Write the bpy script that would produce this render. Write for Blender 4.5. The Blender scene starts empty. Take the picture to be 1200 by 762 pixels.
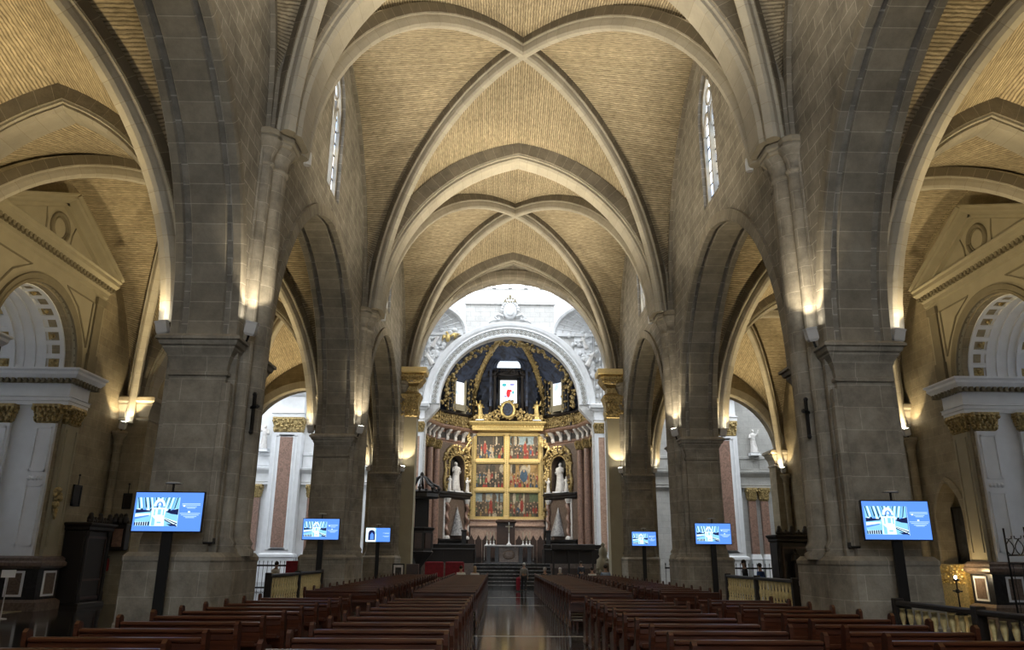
import bpy, bmesh, math, random
from mathutils import Vector, Matrix
from mathutils.geometry import tessellate_polygon
random.seed(7)
PI = math.pi
scn = bpy.context.scene
COL = scn.collection
D0, D1, D2, D3 = 3.85, 19.7, 35.55, 51.4
# ------------------------------------------------------------------ materials
MAT = {}
def nmat(name):
    m = bpy.data.materials.new(name); m.use_nodes = True
    nt = m.node_tree; b = nt.nodes['Principled BSDF']; MAT[name] = m
    return m, nt, b
def N(nt, t, **k):
    n = nt.nodes.new(t)
    for a, v in k.items(): setattr(n, a, v)
    return n
def plain(name, col, rough=.6, metal=0., noise=0., nscale=6., bump=0., coat=0.):
    m, nt, b = nmat(name)
    b.inputs['Base Color'].default_value = (*col, 1); b.inputs['Roughness'].default_value = rough
    b.inputs['Metallic'].default_value = metal
    if coat: b.inputs['Coat Weight'].default_value = coat; b.inputs['Coat Roughness'].default_value = .15
    if noise or bump:
        tc = N(nt, 'ShaderNodeNewGeometry'); no = N(nt, 'ShaderNodeTexNoise')
        no.inputs['Scale'].default_value = nscale; no.inputs['Detail'].default_value = 5
        nt.links.new(tc.outputs['Position'], no.inputs['Vector'])
        if noise:
            r = N(nt, 'ShaderNodeValToRGB')
            r.color_ramp.elements[0].position = .3; r.color_ramp.elements[1].position = .7
            r.color_ramp.elements[0].color = (*[c * (1 - noise) for c in col], 1)
            r.color_ramp.elements[1].color = (*[min(1, c * (1 + noise)) for c in col], 1)
            nt.links.new(no.outputs['Fac'], r.inputs['Fac']); nt.links.new(r.outputs['Color'], b.inputs['Base Color'])
        if bump:
            bp = N(nt, 'ShaderNodeBump'); bp.inputs['Strength'].default_value = bump; bp.inputs['Distance'].default_value = .03
            nt.links.new(no.outputs['Fac'], bp.inputs['Height']); nt.links.new(bp.outputs['Normal'], b.inputs['Normal'])
    return m
def emis(name, col, s):
    m, nt, b = nmat(name)
    b.inputs['Base Color'].default_value = (0, 0, 0, 1)
    b.inputs['Emission Color'].default_value = (*col, 1); b.inputs['Emission Strength'].default_value = s
    return m
def ashlar(name, c1, c2, mort, bw=.95, bh=.46, uv=False, msize=.012, rough=.9, big=.25):
    """coursed stone; u = x or y by facing, v = z (or the sweep's own UV)"""
    m, nt, b = nmat(name); b.inputs['Roughness'].default_value = rough
    L = nt.links.new
    g = N(nt, 'ShaderNodeNewGeometry')
    if uv:
        u = N(nt, 'ShaderNodeUVMap'); vec = u.outputs['UV']
    else:
        sp = N(nt, 'ShaderNodeSeparateXYZ'); L(g.outputs['Position'], sp.inputs[0])
        sn = N(nt, 'ShaderNodeSeparateXYZ'); L(g.outputs['True Normal'], sn.inputs[0])
        ax = N(nt, 'ShaderNodeMath', operation='ABSOLUTE'); L(sn.outputs[0], ax.inputs[0])
        ay = N(nt, 'ShaderNodeMath', operation='ABSOLUTE'); L(sn.outputs[1], ay.inputs[0])
        gt = N(nt, 'ShaderNodeMath', operation='GREATER_THAN'); L(ax.outputs[0], gt.inputs[0]); L(ay.outputs[0], gt.inputs[1])
        mx = N(nt, 'ShaderNodeMix'); L(gt.outputs[0], mx.inputs[0]); L(sp.outputs[0], mx.inputs[2]); L(sp.outputs[1], mx.inputs[3])
        cb = N(nt, 'ShaderNodeCombineXYZ'); L(mx.outputs[0], cb.inputs[0]); L(sp.outputs[2], cb.inputs[1]); vec = cb.outputs[0]
    br = N(nt, 'ShaderNodeTexBrick'); L(vec, br.inputs['Vector'])
    br.inputs['Color1'].default_value = (*c1, 1); br.inputs['Color2'].default_value = (*c2, 1); br.inputs['Mortar'].default_value = (*mort, 1)
    br.inputs['Scale'].default_value = 1; br.inputs['Mortar Size'].default_value = msize; br.inputs['Mortar Smooth'].default_value = .3
    br.inputs['Brick Width'].default_value = bw; br.inputs['Row Height'].default_value = bh
    no = N(nt, 'ShaderNodeTexNoise'); no.inputs['Scale'].default_value = 1.3; no.inputs['Detail'].default_value = 9; no.inputs['Roughness'].default_value = .72
    L(g.outputs['Position'], no.inputs['Vector'])
    mr = N(nt, 'ShaderNodeMapRange'); mr.inputs['From Min'].default_value = .33; mr.inputs['From Max'].default_value = .67
    mr.inputs['To Min'].default_value = 1 - big; mr.inputs['To Max'].default_value = 1 + big; L(no.outputs['Fac'], mr.inputs['Value'])
    vm = N(nt, 'ShaderNodeVectorMath', operation='SCALE'); L(br.outputs['Color'], vm.inputs[0]); L(mr.outputs[0], vm.inputs['Scale'])
    L(vm.outputs[0], b.inputs['Base Color'])
    n2 = N(nt, 'ShaderNodeTexNoise'); n2.inputs['Scale'].default_value = 9; n2.inputs['Detail'].default_value = 6
    L(g.outputs['Position'], n2.inputs['Vector'])
    mm = N(nt, 'ShaderNodeMath', operation='MULTIPLY_ADD'); L(br.outputs['Fac'], mm.inputs[0]); mm.inputs[1].default_value = -.5; L(n2.outputs['Fac'], mm.inputs[2])
    bp = N(nt, 'ShaderNodeBump'); bp.inputs['Strength'].default_value = .45; bp.inputs['Distance'].default_value = .03
    L(mm.outputs[0], bp.inputs['Height']); L(bp.outputs['Normal'], b.inputs['Normal'])
    return m
def vaultbrick(name, c1, c2, mort):
    m, nt, b = nmat(name); b.inputs['Roughness'].default_value = .95
    L = nt.links.new
    u = N(nt, 'ShaderNodeUVMap'); g = N(nt, 'ShaderNodeNewGeometry')
    n0 = N(nt, 'ShaderNodeTexNoise'); n0.inputs['Scale'].default_value = 3.2; n0.inputs['Detail'].default_value = 5; n0.inputs['Roughness'].default_value = .65; L(g.outputs['Position'], n0.inputs['Vector'])
    va = N(nt, 'ShaderNodeVectorMath', operation='MULTIPLY_ADD'); L(n0.outputs['Color'], va.inputs[0]); va.inputs[1].default_value = (.3, .085, 0); L(u.outputs['UV'], va.inputs[2])
    br = N(nt, 'ShaderNodeTexBrick'); L(va.outputs[0], br.inputs['Vector'])
    br.inputs['Color1'].default_value = (*c1, 1); br.inputs['Color2'].default_value = (*c2, 1); br.inputs['Mortar'].default_value = (*mort, 1)
    br.inputs['Scale'].default_value = 1; br.inputs['Mortar Size'].default_value = .022; br.inputs['Mortar Smooth'].default_value = .4
    br.inputs['Brick Width'].default_value = 90; br.inputs['Row Height'].default_value = .095
    no = N(nt, 'ShaderNodeTexNoise'); no.inputs['Scale'].default_value = .35; no.inputs['Detail'].default_value = 5; L(g.outputs['Position'], no.inputs['Vector'])
    mr = N(nt, 'ShaderNodeMapRange'); mr.inputs['From Min'].default_value = .3; mr.inputs['From Max'].default_value = .7
    mr.inputs['To Min'].default_value = .85; mr.inputs['To Max'].default_value = 1.12; L(no.outputs['Fac'], mr.inputs['Value'])
    mp = N(nt, 'ShaderNodeMapping'); mp.inputs['Scale'].default_value = (3.5, 10.5, 1); L(va.outputs[0], mp.inputs['Vector'])
    nb = N(nt, 'ShaderNodeTexNoise'); nb.inputs['Scale'].default_value = 1; nb.inputs['Detail'].default_value = 2; L(mp.outputs[0], nb.inputs['Vector'])
    mb = N(nt, 'ShaderNodeMapRange'); mb.inputs['From Min'].default_value = .3; mb.inputs['From Max'].default_value = .7; mb.inputs['To Min'].default_value = .72; mb.inputs['To Max'].default_value = 1.2; L(nb.outputs['Fac'], mb.inputs['Value'])
    mu = N(nt, 'ShaderNodeMath', operation='MULTIPLY'); L(mr.outputs[0], mu.inputs[0]); L(mb.outputs[0], mu.inputs[1])
    vm = N(nt, 'ShaderNodeVectorMath', operation='SCALE'); L(br.outputs['Color'], vm.inputs[0]); L(mu.outputs[0], vm.inputs['Scale'])
    L(vm.outputs[0], b.inputs['Base Color'])
    iv = N(nt, 'ShaderNodeMath', operation='SUBTRACT'); iv.inputs[0].default_value = 1; L(br.outputs['Fac'], iv.inputs[1])
    bp = N(nt, 'ShaderNodeBump'); bp.inputs['Strength'].default_value = .8; bp.inputs['Distance'].default_value = .04
    L(iv.outputs[0], bp.inputs['Height']); L(bp.outputs['Normal'], b.inputs['Normal'])
    return m
def marblefloor():
    m, nt, b = nmat('floor_marble'); L = nt.links.new
    g = N(nt, 'ShaderNodeNewGeometry')
    ck = N(nt, 'ShaderNodeTexBrick'); ck.offset = 0; L(g.outputs['Position'], ck.inputs['Vector'])
    for k, v in (('Scale', 1), ('Mortar Size', .006), ('Brick Width', .6), ('Row Height', .6)): ck.inputs[k].default_value = v
    ck.inputs['Color1'].default_value = (.020, .021, .021, 1); ck.inputs['Color2'].default_value = (.034, .035, .034, 1); ck.inputs['Mortar'].default_value = (.012, .012, .012, 1)
    no = N(nt, 'ShaderNodeTexNoise'); no.inputs['Scale'].default_value = 5; no.inputs['Detail'].default_value = 10; no.inputs['Distortion'].default_value = 1.2
    L(g.outputs['Position'], no.inputs['Vector'])
    mr = N(nt, 'ShaderNodeMapRange'); mr.inputs['To Min'].default_value = .6; mr.inputs['To Max'].default_value = 1.5; L(no.outputs['Fac'], mr.inputs['Value'])
    vm = N(nt, 'ShaderNodeVectorMath', operation='SCALE'); L(ck.outputs['Color'], vm.inputs[0]); L(mr.outputs[0], vm.inputs['Scale'])
    L(vm.outputs[0], b.inputs['Base Color'])
    b.inputs['Roughness'].default_value = .1
    n2 = N(nt, 'ShaderNodeTexNoise'); n2.inputs['Scale'].default_value = 1.6; L(g.outputs['Position'], n2.inputs['Vector'])
    bp = N(nt, 'ShaderNodeBump'); bp.inputs['Strength'].default_value = .05; bp.inputs['Distance'].default_value = .02
    L(n2.outputs['Fac'], bp.inputs['Height']); L(bp.outputs['Normal'], b.inputs['Normal'])
    return m
def wood(name, c1, c2, rough=.28, coat=.3):
    m, nt, b = nmat(name); L = nt.links.new
    g = N(nt, 'ShaderNodeTexCoord'); mp = N(nt, 'ShaderNodeMapping'); mp.inputs['Scale'].default_value = (1.2, 14, 14)
    L(g.outputs['Object'], mp.inputs['Vector'])
    no = N(nt, 'ShaderNodeTexNoise'); no.inputs['Scale'].default_value = 2.2; no.inputs['Detail'].default_value = 6; L(mp.outputs[0], no.inputs['Vector'])
    r = N(nt, 'ShaderNodeValToRGB'); r.color_ramp.elements[0].color = (*c1, 1); r.color_ramp.elements[1].color = (*c2, 1)
    r.color_ramp.elements[0].position = .3; r.color_ramp.elements[1].position = .7
    L(no.outputs['Fac'], r.inputs['Fac']); L(r.outputs['Color'], b.inputs['Base Color'])
    b.inputs['Roughness'].default_value = rough; b.inputs['Coat Weight'].default_value = coat; b.inputs['Coat Roughness'].default_value = .2
    return m
def marble(name, base, vein, scale=2.5, rough=.3):
    m, nt, b = nmat(name); L = nt.links.new
    g = N(nt, 'ShaderNodeNewGeometry'); no = N(nt, 'ShaderNodeTexNoise')
    no.inputs['Scale'].default_value = scale; no.inputs['Detail'].default_value = 9; no.inputs['Distortion'].default_value = 2.5; L(g.outputs['Position'], no.inputs['Vector'])
    r = N(nt, 'ShaderNodeValToRGB'); r.color_ramp.elements[0].position = .36; r.color_ramp.elements[1].position = .62
    r.color_ramp.elements[0].color = (*vein, 1); r.color_ramp.elements[1].color = (*base, 1)
    L(no.outputs['Fac'], r.inputs['Fac']); L(r.outputs['Color'], b.inputs['Base Color']); b.inputs['Roughness'].default_value = rough
    return m
ashlar('wall_stone', (.25, .232, .198), (.20, .184, .155), (.40, .375, .325), bw=.85, bh=.42, msize=.014, big=.35)
ashlar('pier_stone', (.285, .26, .215), (.235, .213, .175), (.37, .34, .285), bw=1.15, bh=.56, msize=.01, big=.38)
ashlar('arch_stone', (.26, .235, .19), (.21, .19, .152), (.38, .35, .29), bw=.5, bh=4, uv=True)
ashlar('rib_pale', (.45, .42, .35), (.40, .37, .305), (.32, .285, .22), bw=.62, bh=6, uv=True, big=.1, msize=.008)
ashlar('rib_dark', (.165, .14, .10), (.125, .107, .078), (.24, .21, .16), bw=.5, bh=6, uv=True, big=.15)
ashlar('aisle_stone', (.30, .255, .17), (.255, .213, .14), (.35, .30, .21), bw=.8, bh=.4, msize=.01)
vaultbrick('vault_brick', (.54, .46, .32), (.43, .36, .245), (.25, .205, .135))
marblefloor()
plain('floor_line', (.45, .45, .44), .25)
plain('stucco', (.74, .76, .79), .7, noise=.05, nscale=2)
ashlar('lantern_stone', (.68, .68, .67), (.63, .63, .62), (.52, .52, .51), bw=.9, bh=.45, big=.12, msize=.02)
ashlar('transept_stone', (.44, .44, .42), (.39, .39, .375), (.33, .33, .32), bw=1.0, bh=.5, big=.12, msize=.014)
plain('egg_grey', (.42, .41, .37), .7)
plain('white_stone', (.80, .82, .84), .75, noise=.09, nscale=1.3, bump=.15)
plain('beige_stucco', (.33, .295, .205), .8, noise=.06, nscale=2)
plain('beige_dark', (.18, .155, .10), .8, noise=.08, nscale=3)
plain('gold', (.66, .50, .20), .38, .6, noise=.3, nscale=14, bump=.5)
plain('old_gold', (.40, .30, .13), .42, .5, noise=.55, nscale=9, bump=.8)
plain('baluster_gilt', (.72, .60, .30), .45, .2, noise=.15, nscale=20)
plain('frame_gold', (.78, .60, .27), .4, .3, noise=.12, nscale=20)
plain('dark_metal', (.012, .012, .013), .45, .3)
plain('black', (.006, .006, .007), .5)
plain('fixture_grey', (.55, .55, .55), .5)
wood('pew_wood', (.038, .0105, .005), (.09, .027, .011), .28)
wood('dark_wood', (.006, .004, .003), (.015, .009, .006), .55, .0)
wood('brown_wood', (.03, .014, .009), (.06, .03, .018), .45, .1)
marble('red_marble', (.33, .20, .15), (.20, .125, .095))
marble('brown_marble', (.19, .14, .11), (.11, .08, .062), 3.5)
marble('pink_marble', (.58, .40, .30), (.42, .27, .20))
marble('grey_marble', (.40, .40, .40), (.16, .16, .17))
marble('statue_marble', (.80, .79, .77), (.62, .60, .58), 1.5, .5)
marble('black_marble', (.03, .03, .032), (.012, .012, .012))
marble('fresco_blue', (.045, .062, .11), (.016, .018, .026), .9, .7)
marble('fresco_dark', (.05, .05, .05), (.02, .018, .016), 1.1, .7)
emis('lamp_glow', (1, .93, .78), 60)
emis('day_glass', (.80, .90, 1.0), 1.5)
# ------------------------------------------------------------------ mesh builder
class MB:
    def __init__(s): s.v = []; s.f = []; s.uv = []; s.mi = []; s.sm = []; s.m = 0; s.smooth = False
    def add(s, vs, fs, uvs=None):
        o = len(s.v); s.v += [tuple(p) for p in vs]
        for k, f in enumerate(fs):
            s.f.append([o + i for i in f]); s.mi.append(s.m); s.sm.append(s.smooth)
            s.uv.append(uvs[k] if uvs else [(0, 0)] * len(f))
        return s
    def box(s, x0, x1, y0, y1, z0, z1, M=None):
        vs = [Vector((x, y, z)) for z in (z0, z1) for y in (y0, y1) for x in (x0, x1)]
        if M: vs = [M @ p for p in vs]
        return s.add(vs, [(0, 2, 3, 1), (4, 5, 7, 6), (0, 1, 5, 4), (2, 6, 7, 3), (0, 4, 6, 2), (1, 3, 7, 5)])
    def cbox(s, x0, x1, y0, y1, z0, z1, c=.02, M=None):
        """box with chamfered vertical and top/bottom edges"""
        r0 = [(x0 + c, y0), (x1 - c, y0), (x1, y0 + c), (x1, y1 - c), (x1 - c, y1), (x0 + c, y1), (x0, y1 - c), (x0, y0 + c)]
        r1 = [(min(max(x, x0 + c), x1 - c), min(max(y, y0 + c), y1 - c)) for x, y in r0]
        return s.stack([(r1, z0), (r0, z0 + c), (r0, z1 - c), (r1, z1)], M)
    def stack(s, rings, M=None, cap=True):
        """rings: [(list of (x,y), z)] lofted"""
        n = len(rings[0][0]); vs = []; fs = []
        for r, z in rings: vs += [Vector((x, y, z)) for x, y in r]
        if M: vs = [M @ p for p in vs]
        for k in range(len(rings) - 1):
            for i in range(n):
                j = (i + 1) % n; fs.append((k * n + i, k * n + j, (k + 1) * n + j, (k + 1) * n + i))
        if cap: fs += [tuple(range(n))[::-1], tuple(range((len(rings) - 1) * n, len(rings) * n))]
        return s.add(vs, fs)
    def lathe(s, prof, c=(0, 0, 0), n=20, M=None, a0=0, a1=2 * PI):
        full = abs(a1 - a0 - 2 * PI) < 1e-6; m = n if full else n + 1
        vs = []; fs = []
        for r, z in prof:
            for i in range(m):
                a = a0 + (a1 - a0) * i / n; vs.append(Vector((c[0] + r * math.cos(a), c[1] + r * math.sin(a), c[2] + z)))
        if M: vs = [M @ p for p in vs]
        for k in range(len(prof) - 1):
            for i in range(n):
                j = (i + 1) % m; fs.append((k * m + i, k * m + j, (k + 1) * m + j, (k + 1) * m + i))
        return s.add(vs, fs)
    def grid(s, P, nu, nv, U=None):
        vs = [P(i / nu, j / nv) for j in range(nv + 1) for i in range(nu + 1)]
        fs = []; uvs = []
        for j in range(nv):
            for i in range(nu):
                q = (j * (nu + 1) + i, j * (nu + 1) + i + 1, (j + 1) * (nu + 1) + i + 1, (j + 1) * (nu + 1) + i); fs.append(q)
                if U: uvs.append([U(a / nu, b / nv) for a, b in ((i, j), (i + 1, j), (i + 1, j + 1), (i, j + 1))])
        return s.add(vs, fs, uvs if U else None)
    def sweep(s, path, side, prof, closed=True, cap=True, center=None):
        """profile [(across, outward)] along path; side = fixed horizontal vector, outward = in-plane normal (away from concave side)"""
        side = Vector(side).normalized(); path = [Vector(p) for p in path]; n = len(path); m = len(prof)
        vs = []; dist = [0]
        for i in range(n):
            t = (path[min(i + 1, n - 1)] - path[max(i - 1, 0)]).normalized()
            o = side.cross(t).normalized()
            for a, r in prof: vs.append(path[i] + side * a + o * r)
            if i: dist.append(dist[-1] + (path[i] - path[i - 1]).length)
        fs = []; uvs = []; mm = m if closed else m - 1
        pd = [0]
        for k in range(m): a = prof[k]; b_ = prof[(k + 1) % m]; pd.append(pd[-1] + math.hypot(a[0] - b_[0], a[1] - b_[1]))
        for i in range(n - 1):
            for k in range(mm):
                l = (k + 1) % m; fs.append((i * m + k, i * m + l, (i + 1) * m + l, (i + 1) * m + k))
                uvs.append([(dist[i], pd[k]), (dist[i], pd[k + 1]), (dist[i + 1], pd[k + 1]), (dist[i + 1], pd[k])])
        if cap and closed:
            fs += [tuple(range(m)), tuple(range((n - 1) * m, n * m))]; uvs += [[(0, 0)] * m, [(0, 0)] * m]
        return s.add(vs, fs, uvs)
    def tube(s, path, rad, n=8, cap=True):
        path = [Vector(p) for p in path]; N_ = len(path); vs = []; fs = []
        if not hasattr(rad, '__len__'): rad = [rad] * N_
        up = Vector((0, 0, 1)); prev = None
        for i in range(N_):
            t = (path[min(i + 1, N_ - 1)] - path[max(i - 1, 0)]).normalized()
            if prev is None:
                a = t.orthogonal().normalized()
            else:
                a = (prev - t * prev.dot(t)).normalized()
            prev = a; b = t.cross(a)
            for k in range(n):
                g = 2 * PI * k / n; vs.append(path[i] + (a * math.cos(g) + b * math.sin(g)) * rad[i])
        for i in range(N_ - 1):
            for k in range(n):
                l = (k + 1) % n; fs.append((i * n + k, i * n + l, (i + 1) * n + l, (i + 1) * n + k))
        if cap: fs += [tuple(range(n)), tuple(range((N_ - 1) * n, N_ * n))]
        return s.add(vs, fs)
    def ball(s, c, r, n=10, m=7, M=None):
        if not hasattr(r, '__len__'): r = (r, r, r)
        vs = []; fs = []
        for j in range(m + 1):
            t = PI * j / m
            for i in range(n):
                a = 2 * PI * i / n
                p = Vector((r[0] * math.sin(t) * math.cos(a), r[1] * math.sin(t) * math.sin(a), r[2] * math.cos(t)))
                if M: p = M @ p
                vs.append(p + Vector(c))
        for j in range(m):
            for i in range(n):
                k = (i + 1) % n; fs.append((j * n + i, j * n + k, (j + 1) * n + k, (j + 1) * n + i))
        return s.add(vs, fs)
    def plate(s, outer, holes, P, thick, revealuv=True):
        """2D polygon with holes; P(a, b, d) -> 3D, d in 0..thick"""
        polys = [[Vector((a, b, 0)) for a, b in outer]] + [[Vector((a, b, 0)) for a, b in h] for h in holes]
        tris = tessellate_polygon(polys)
        flat = [p for q in polys for p in q]; n = len(flat)
        vs = [P(p.x, p.y, 0) for p in flat] + [P(p.x, p.y, thick) for p in flat]
        fs = [tuple(t) for t in tris] + [tuple(i + n for i in t[::-1]) for t in tris]
        o = 0
        for q in polys:
            m = len(q)
            for i in range(m):
                j = (i + 1) % m; fs.append((o + i, o + j, o + j + n, o + i + n))
            o += m
        return s.add(vs, fs)
    def build(s, name, mat, parent=None, loc=None):
        me = bpy.data.meshes.new(name); me.from_pydata(s.v, [], s.f)
        mats = mat if isinstance(mat, (list, tuple)) else [mat]
        for k in mats: me.materials.append(MAT[k])
        ul = me.uv_layers.new(name='UVMap'); li = 0
        for p, u, mi, sm in zip(me.polygons, s.uv, s.mi, s.sm):
            p.material_index = mi; p.use_smooth = sm
            for q in u: ul.data[li].uv = q; li += 1
        bm = bmesh.new(); bm.from_mesh(me); bmesh.ops.recalc_face_normals(bm, faces=bm.faces); bm.to_mesh(me); bm.free()
        o = bpy.data.objects.new(name, me); COL.objects.link(o)
        if parent: o.parent = parent
        if loc: o.location = loc
        return o
def struct(o, label=None):
    o['kind'] = 'structure'
    if label: o['label'] = label
    return o
def thing(name, label, cat, loc=(0, 0, 0), rz=0, group=None):
    o = bpy.data.objects.new(name, None); COL.objects.link(o); o.location = loc; o.rotation_euler = (0, 0, rz)
    o.empty_display_size = .2
    return tag(o, label, cat, group)
def tag(o, label, cat, group=None):
    o['label'] = label; o['category'] = cat
    if group: o['group'] = group
    return o
def copy_tree(o, parent=None):
    c = o.copy(); COL.objects.link(c)
    if parent: c.parent = parent
    for ch in list(o.children): copy_tree(ch, c)
    return c
# ------------------------------------------------------------------ arch maths
def arcz(s, h, d):
    d = max(0, min(s, d))
    if h >= s:
        R = (h * h + s * s) / (2 * s); return math.sqrt(max(0, R * R - (R - d) ** 2))
    R = (h * h + s * s) / (2 * h); return max(0, h - R + math.sqrt(max(0, R * R - (s - d) ** 2)))
def archpts(a0, a1, z0, h, n=14):
    """2D pointed/segmental arch from (a0,z0) to (a1,z0), evenly spaced along each arc"""
    s = abs(a1 - a0) / 2; sg = 1 if a1 > a0 else -1; half = []
    if h >= s:
        R = (h * h + s * s) / (2 * s); th = math.atan2(h, R - s)
        half = [(R - R * math.cos(th * k / n), R * math.sin(th * k / n)) for k in range(n + 1)]
    else:
        R = (h * h + s * s) / (2 * h); th = math.asin(s / R) if h < s else PI / 2
        half = [(s - R * math.sin(th * (1 - k / n)), h - R + R * math.cos(th * (1 - k / n))) for k in range(n + 1)]
    L = [(a0 + sg * d, z0 + z) for d, z in half]
    Rr = [(a1 - sg * d, z0 + z) for d, z in half[-2::-1]]
    return L + Rr
def window_glass():
    m, nt, b = nmat('window_glass'); L = nt.links.new
    g = N(nt, 'ShaderNodeNewGeometry'); mp = N(nt, 'ShaderNodeMapping'); mp.inputs['Scale'].default_value = (1, 1, .6); L(g.outputs['Position'], mp.inputs['Vector'])
    v = N(nt, 'ShaderNodeTexVoronoi'); v.inputs['Scale'].default_value = 2.6; L(mp.outputs[0], v.inputs['Vector'])
    r = N(nt, 'ShaderNodeValToRGB'); e = r.color_ramp.elements
    e[0].color = (.35, .5, .8, 1); e[0].position = 0; e[1].color = (1, 1, 1, 1); e[1].position = .3
    for p, c in ((.6, (.62, .78, 1, 1)), (.8, (.95, .93, .85, 1)), (.92, (.5, .62, .85, 1))):
        k = e.new(p); k.color = c
    s = N(nt, 'ShaderNodeSeparateColor'); L(v.outputs['Color'], s.inputs[0]); L(s.outputs[0], r.inputs['Fac'])
    b.inputs['Base Color'].default_value = (0, 0, 0, 1); L(r.outputs['Color'], b.inputs['Emission Color']); b.inputs['Emission Strength'].default_value = 2.6
window_glass()
def apse_glass(name, blobs):
    m, nt, b = nmat(name); L = nt.links.new
    g = N(nt, 'ShaderNodeNewGeometry'); v = N(nt, 'ShaderNodeTexVoronoi'); v.inputs['Scale'].default_value = 1.7; L(g.outputs['Position'], v.inputs['Vector'])
    r = N(nt, 'ShaderNodeValToRGB'); r.color_ramp.interpolation = 'CONSTANT'; e = r.color_ramp.elements
    e[0].color = (.95, .97, 1, 1); e[0].position = 0; e[1].color = (.8, .88, 1, 1); e[1].position = .55
    for p, c in blobs: k = e.new(p); k.color = (*c, 1)
    s = N(nt, 'ShaderNodeSeparateColor'); L(v.outputs['Color'], s.inputs[0]); L(s.outputs[0], r.inputs['Fac'])
    b.inputs['Base Color'].default_value = (0, 0, 0, 1); L(r.outputs['Color'], b.inputs['Emission Color']); b.inputs['Emission Strength'].default_value = 1.3
apse_glass('apse_glass', [(.85, (.45, .55, .7)), (.93, (1, .95, .85))])
apse_glass('apse_glass_center', [(.8, (.85, .9, 1))])
SKY, P_NAVE, P_AISLE, P_WASH, P_ALTAR = 2.8, 3200, 1250, 260, 1050
# ------------------------------------------------------------------ camera & world
cam = bpy.data.cameras.new('camera'); co = bpy.data.objects.new('camera', cam); COL.objects.link(co)
cam.sensor_width = 36; cam.lens = 892.4 / 1200 * 36; cam.clip_end = 400
yw, pt, ro = .0151, .2967, -.0062
fw = Vector((math.sin(yw) * math.cos(pt), math.cos(yw) * math.cos(pt), math.sin(pt)))
rt = Vector((math.cos(yw), -math.sin(yw), 0)); up = rt.cross(fw)
R_ = rt * math.cos(ro) - up * math.sin(ro); U_ = rt * math.sin(ro) + up * math.cos(ro)
mw = Matrix((R_, U_, -fw)).transposed().to_4x4(); mw.translation = Vector((-.81, 0, 2.0)); co.matrix_world = mw
scn.camera = co
w = bpy.data.worlds.new('sky'); scn.world = w; w.use_nodes = True
w.node_tree.nodes['Background'].inputs[0].default_value = (.92, .96, 1, 1); w.node_tree.nodes['Background'].inputs[1].default_value = SKY
# ------------------------------------------------------------------ floor
XO = 18.3
ZCAP = 7.15
f = MB(); f.box(-30, 30, -16, 84, -.3, 0); struct(f.build('floor', 'floor_marble'))
f = MB()
for y in (10.95, 21.8, 35.5, 42.4): f.box(-6.2, 6.2, y - .09, y + .09, 0, .004)
struct(f.build('trim_1', 'floor_line'), 'pale marble strips set across the dark aisle floor')
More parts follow.
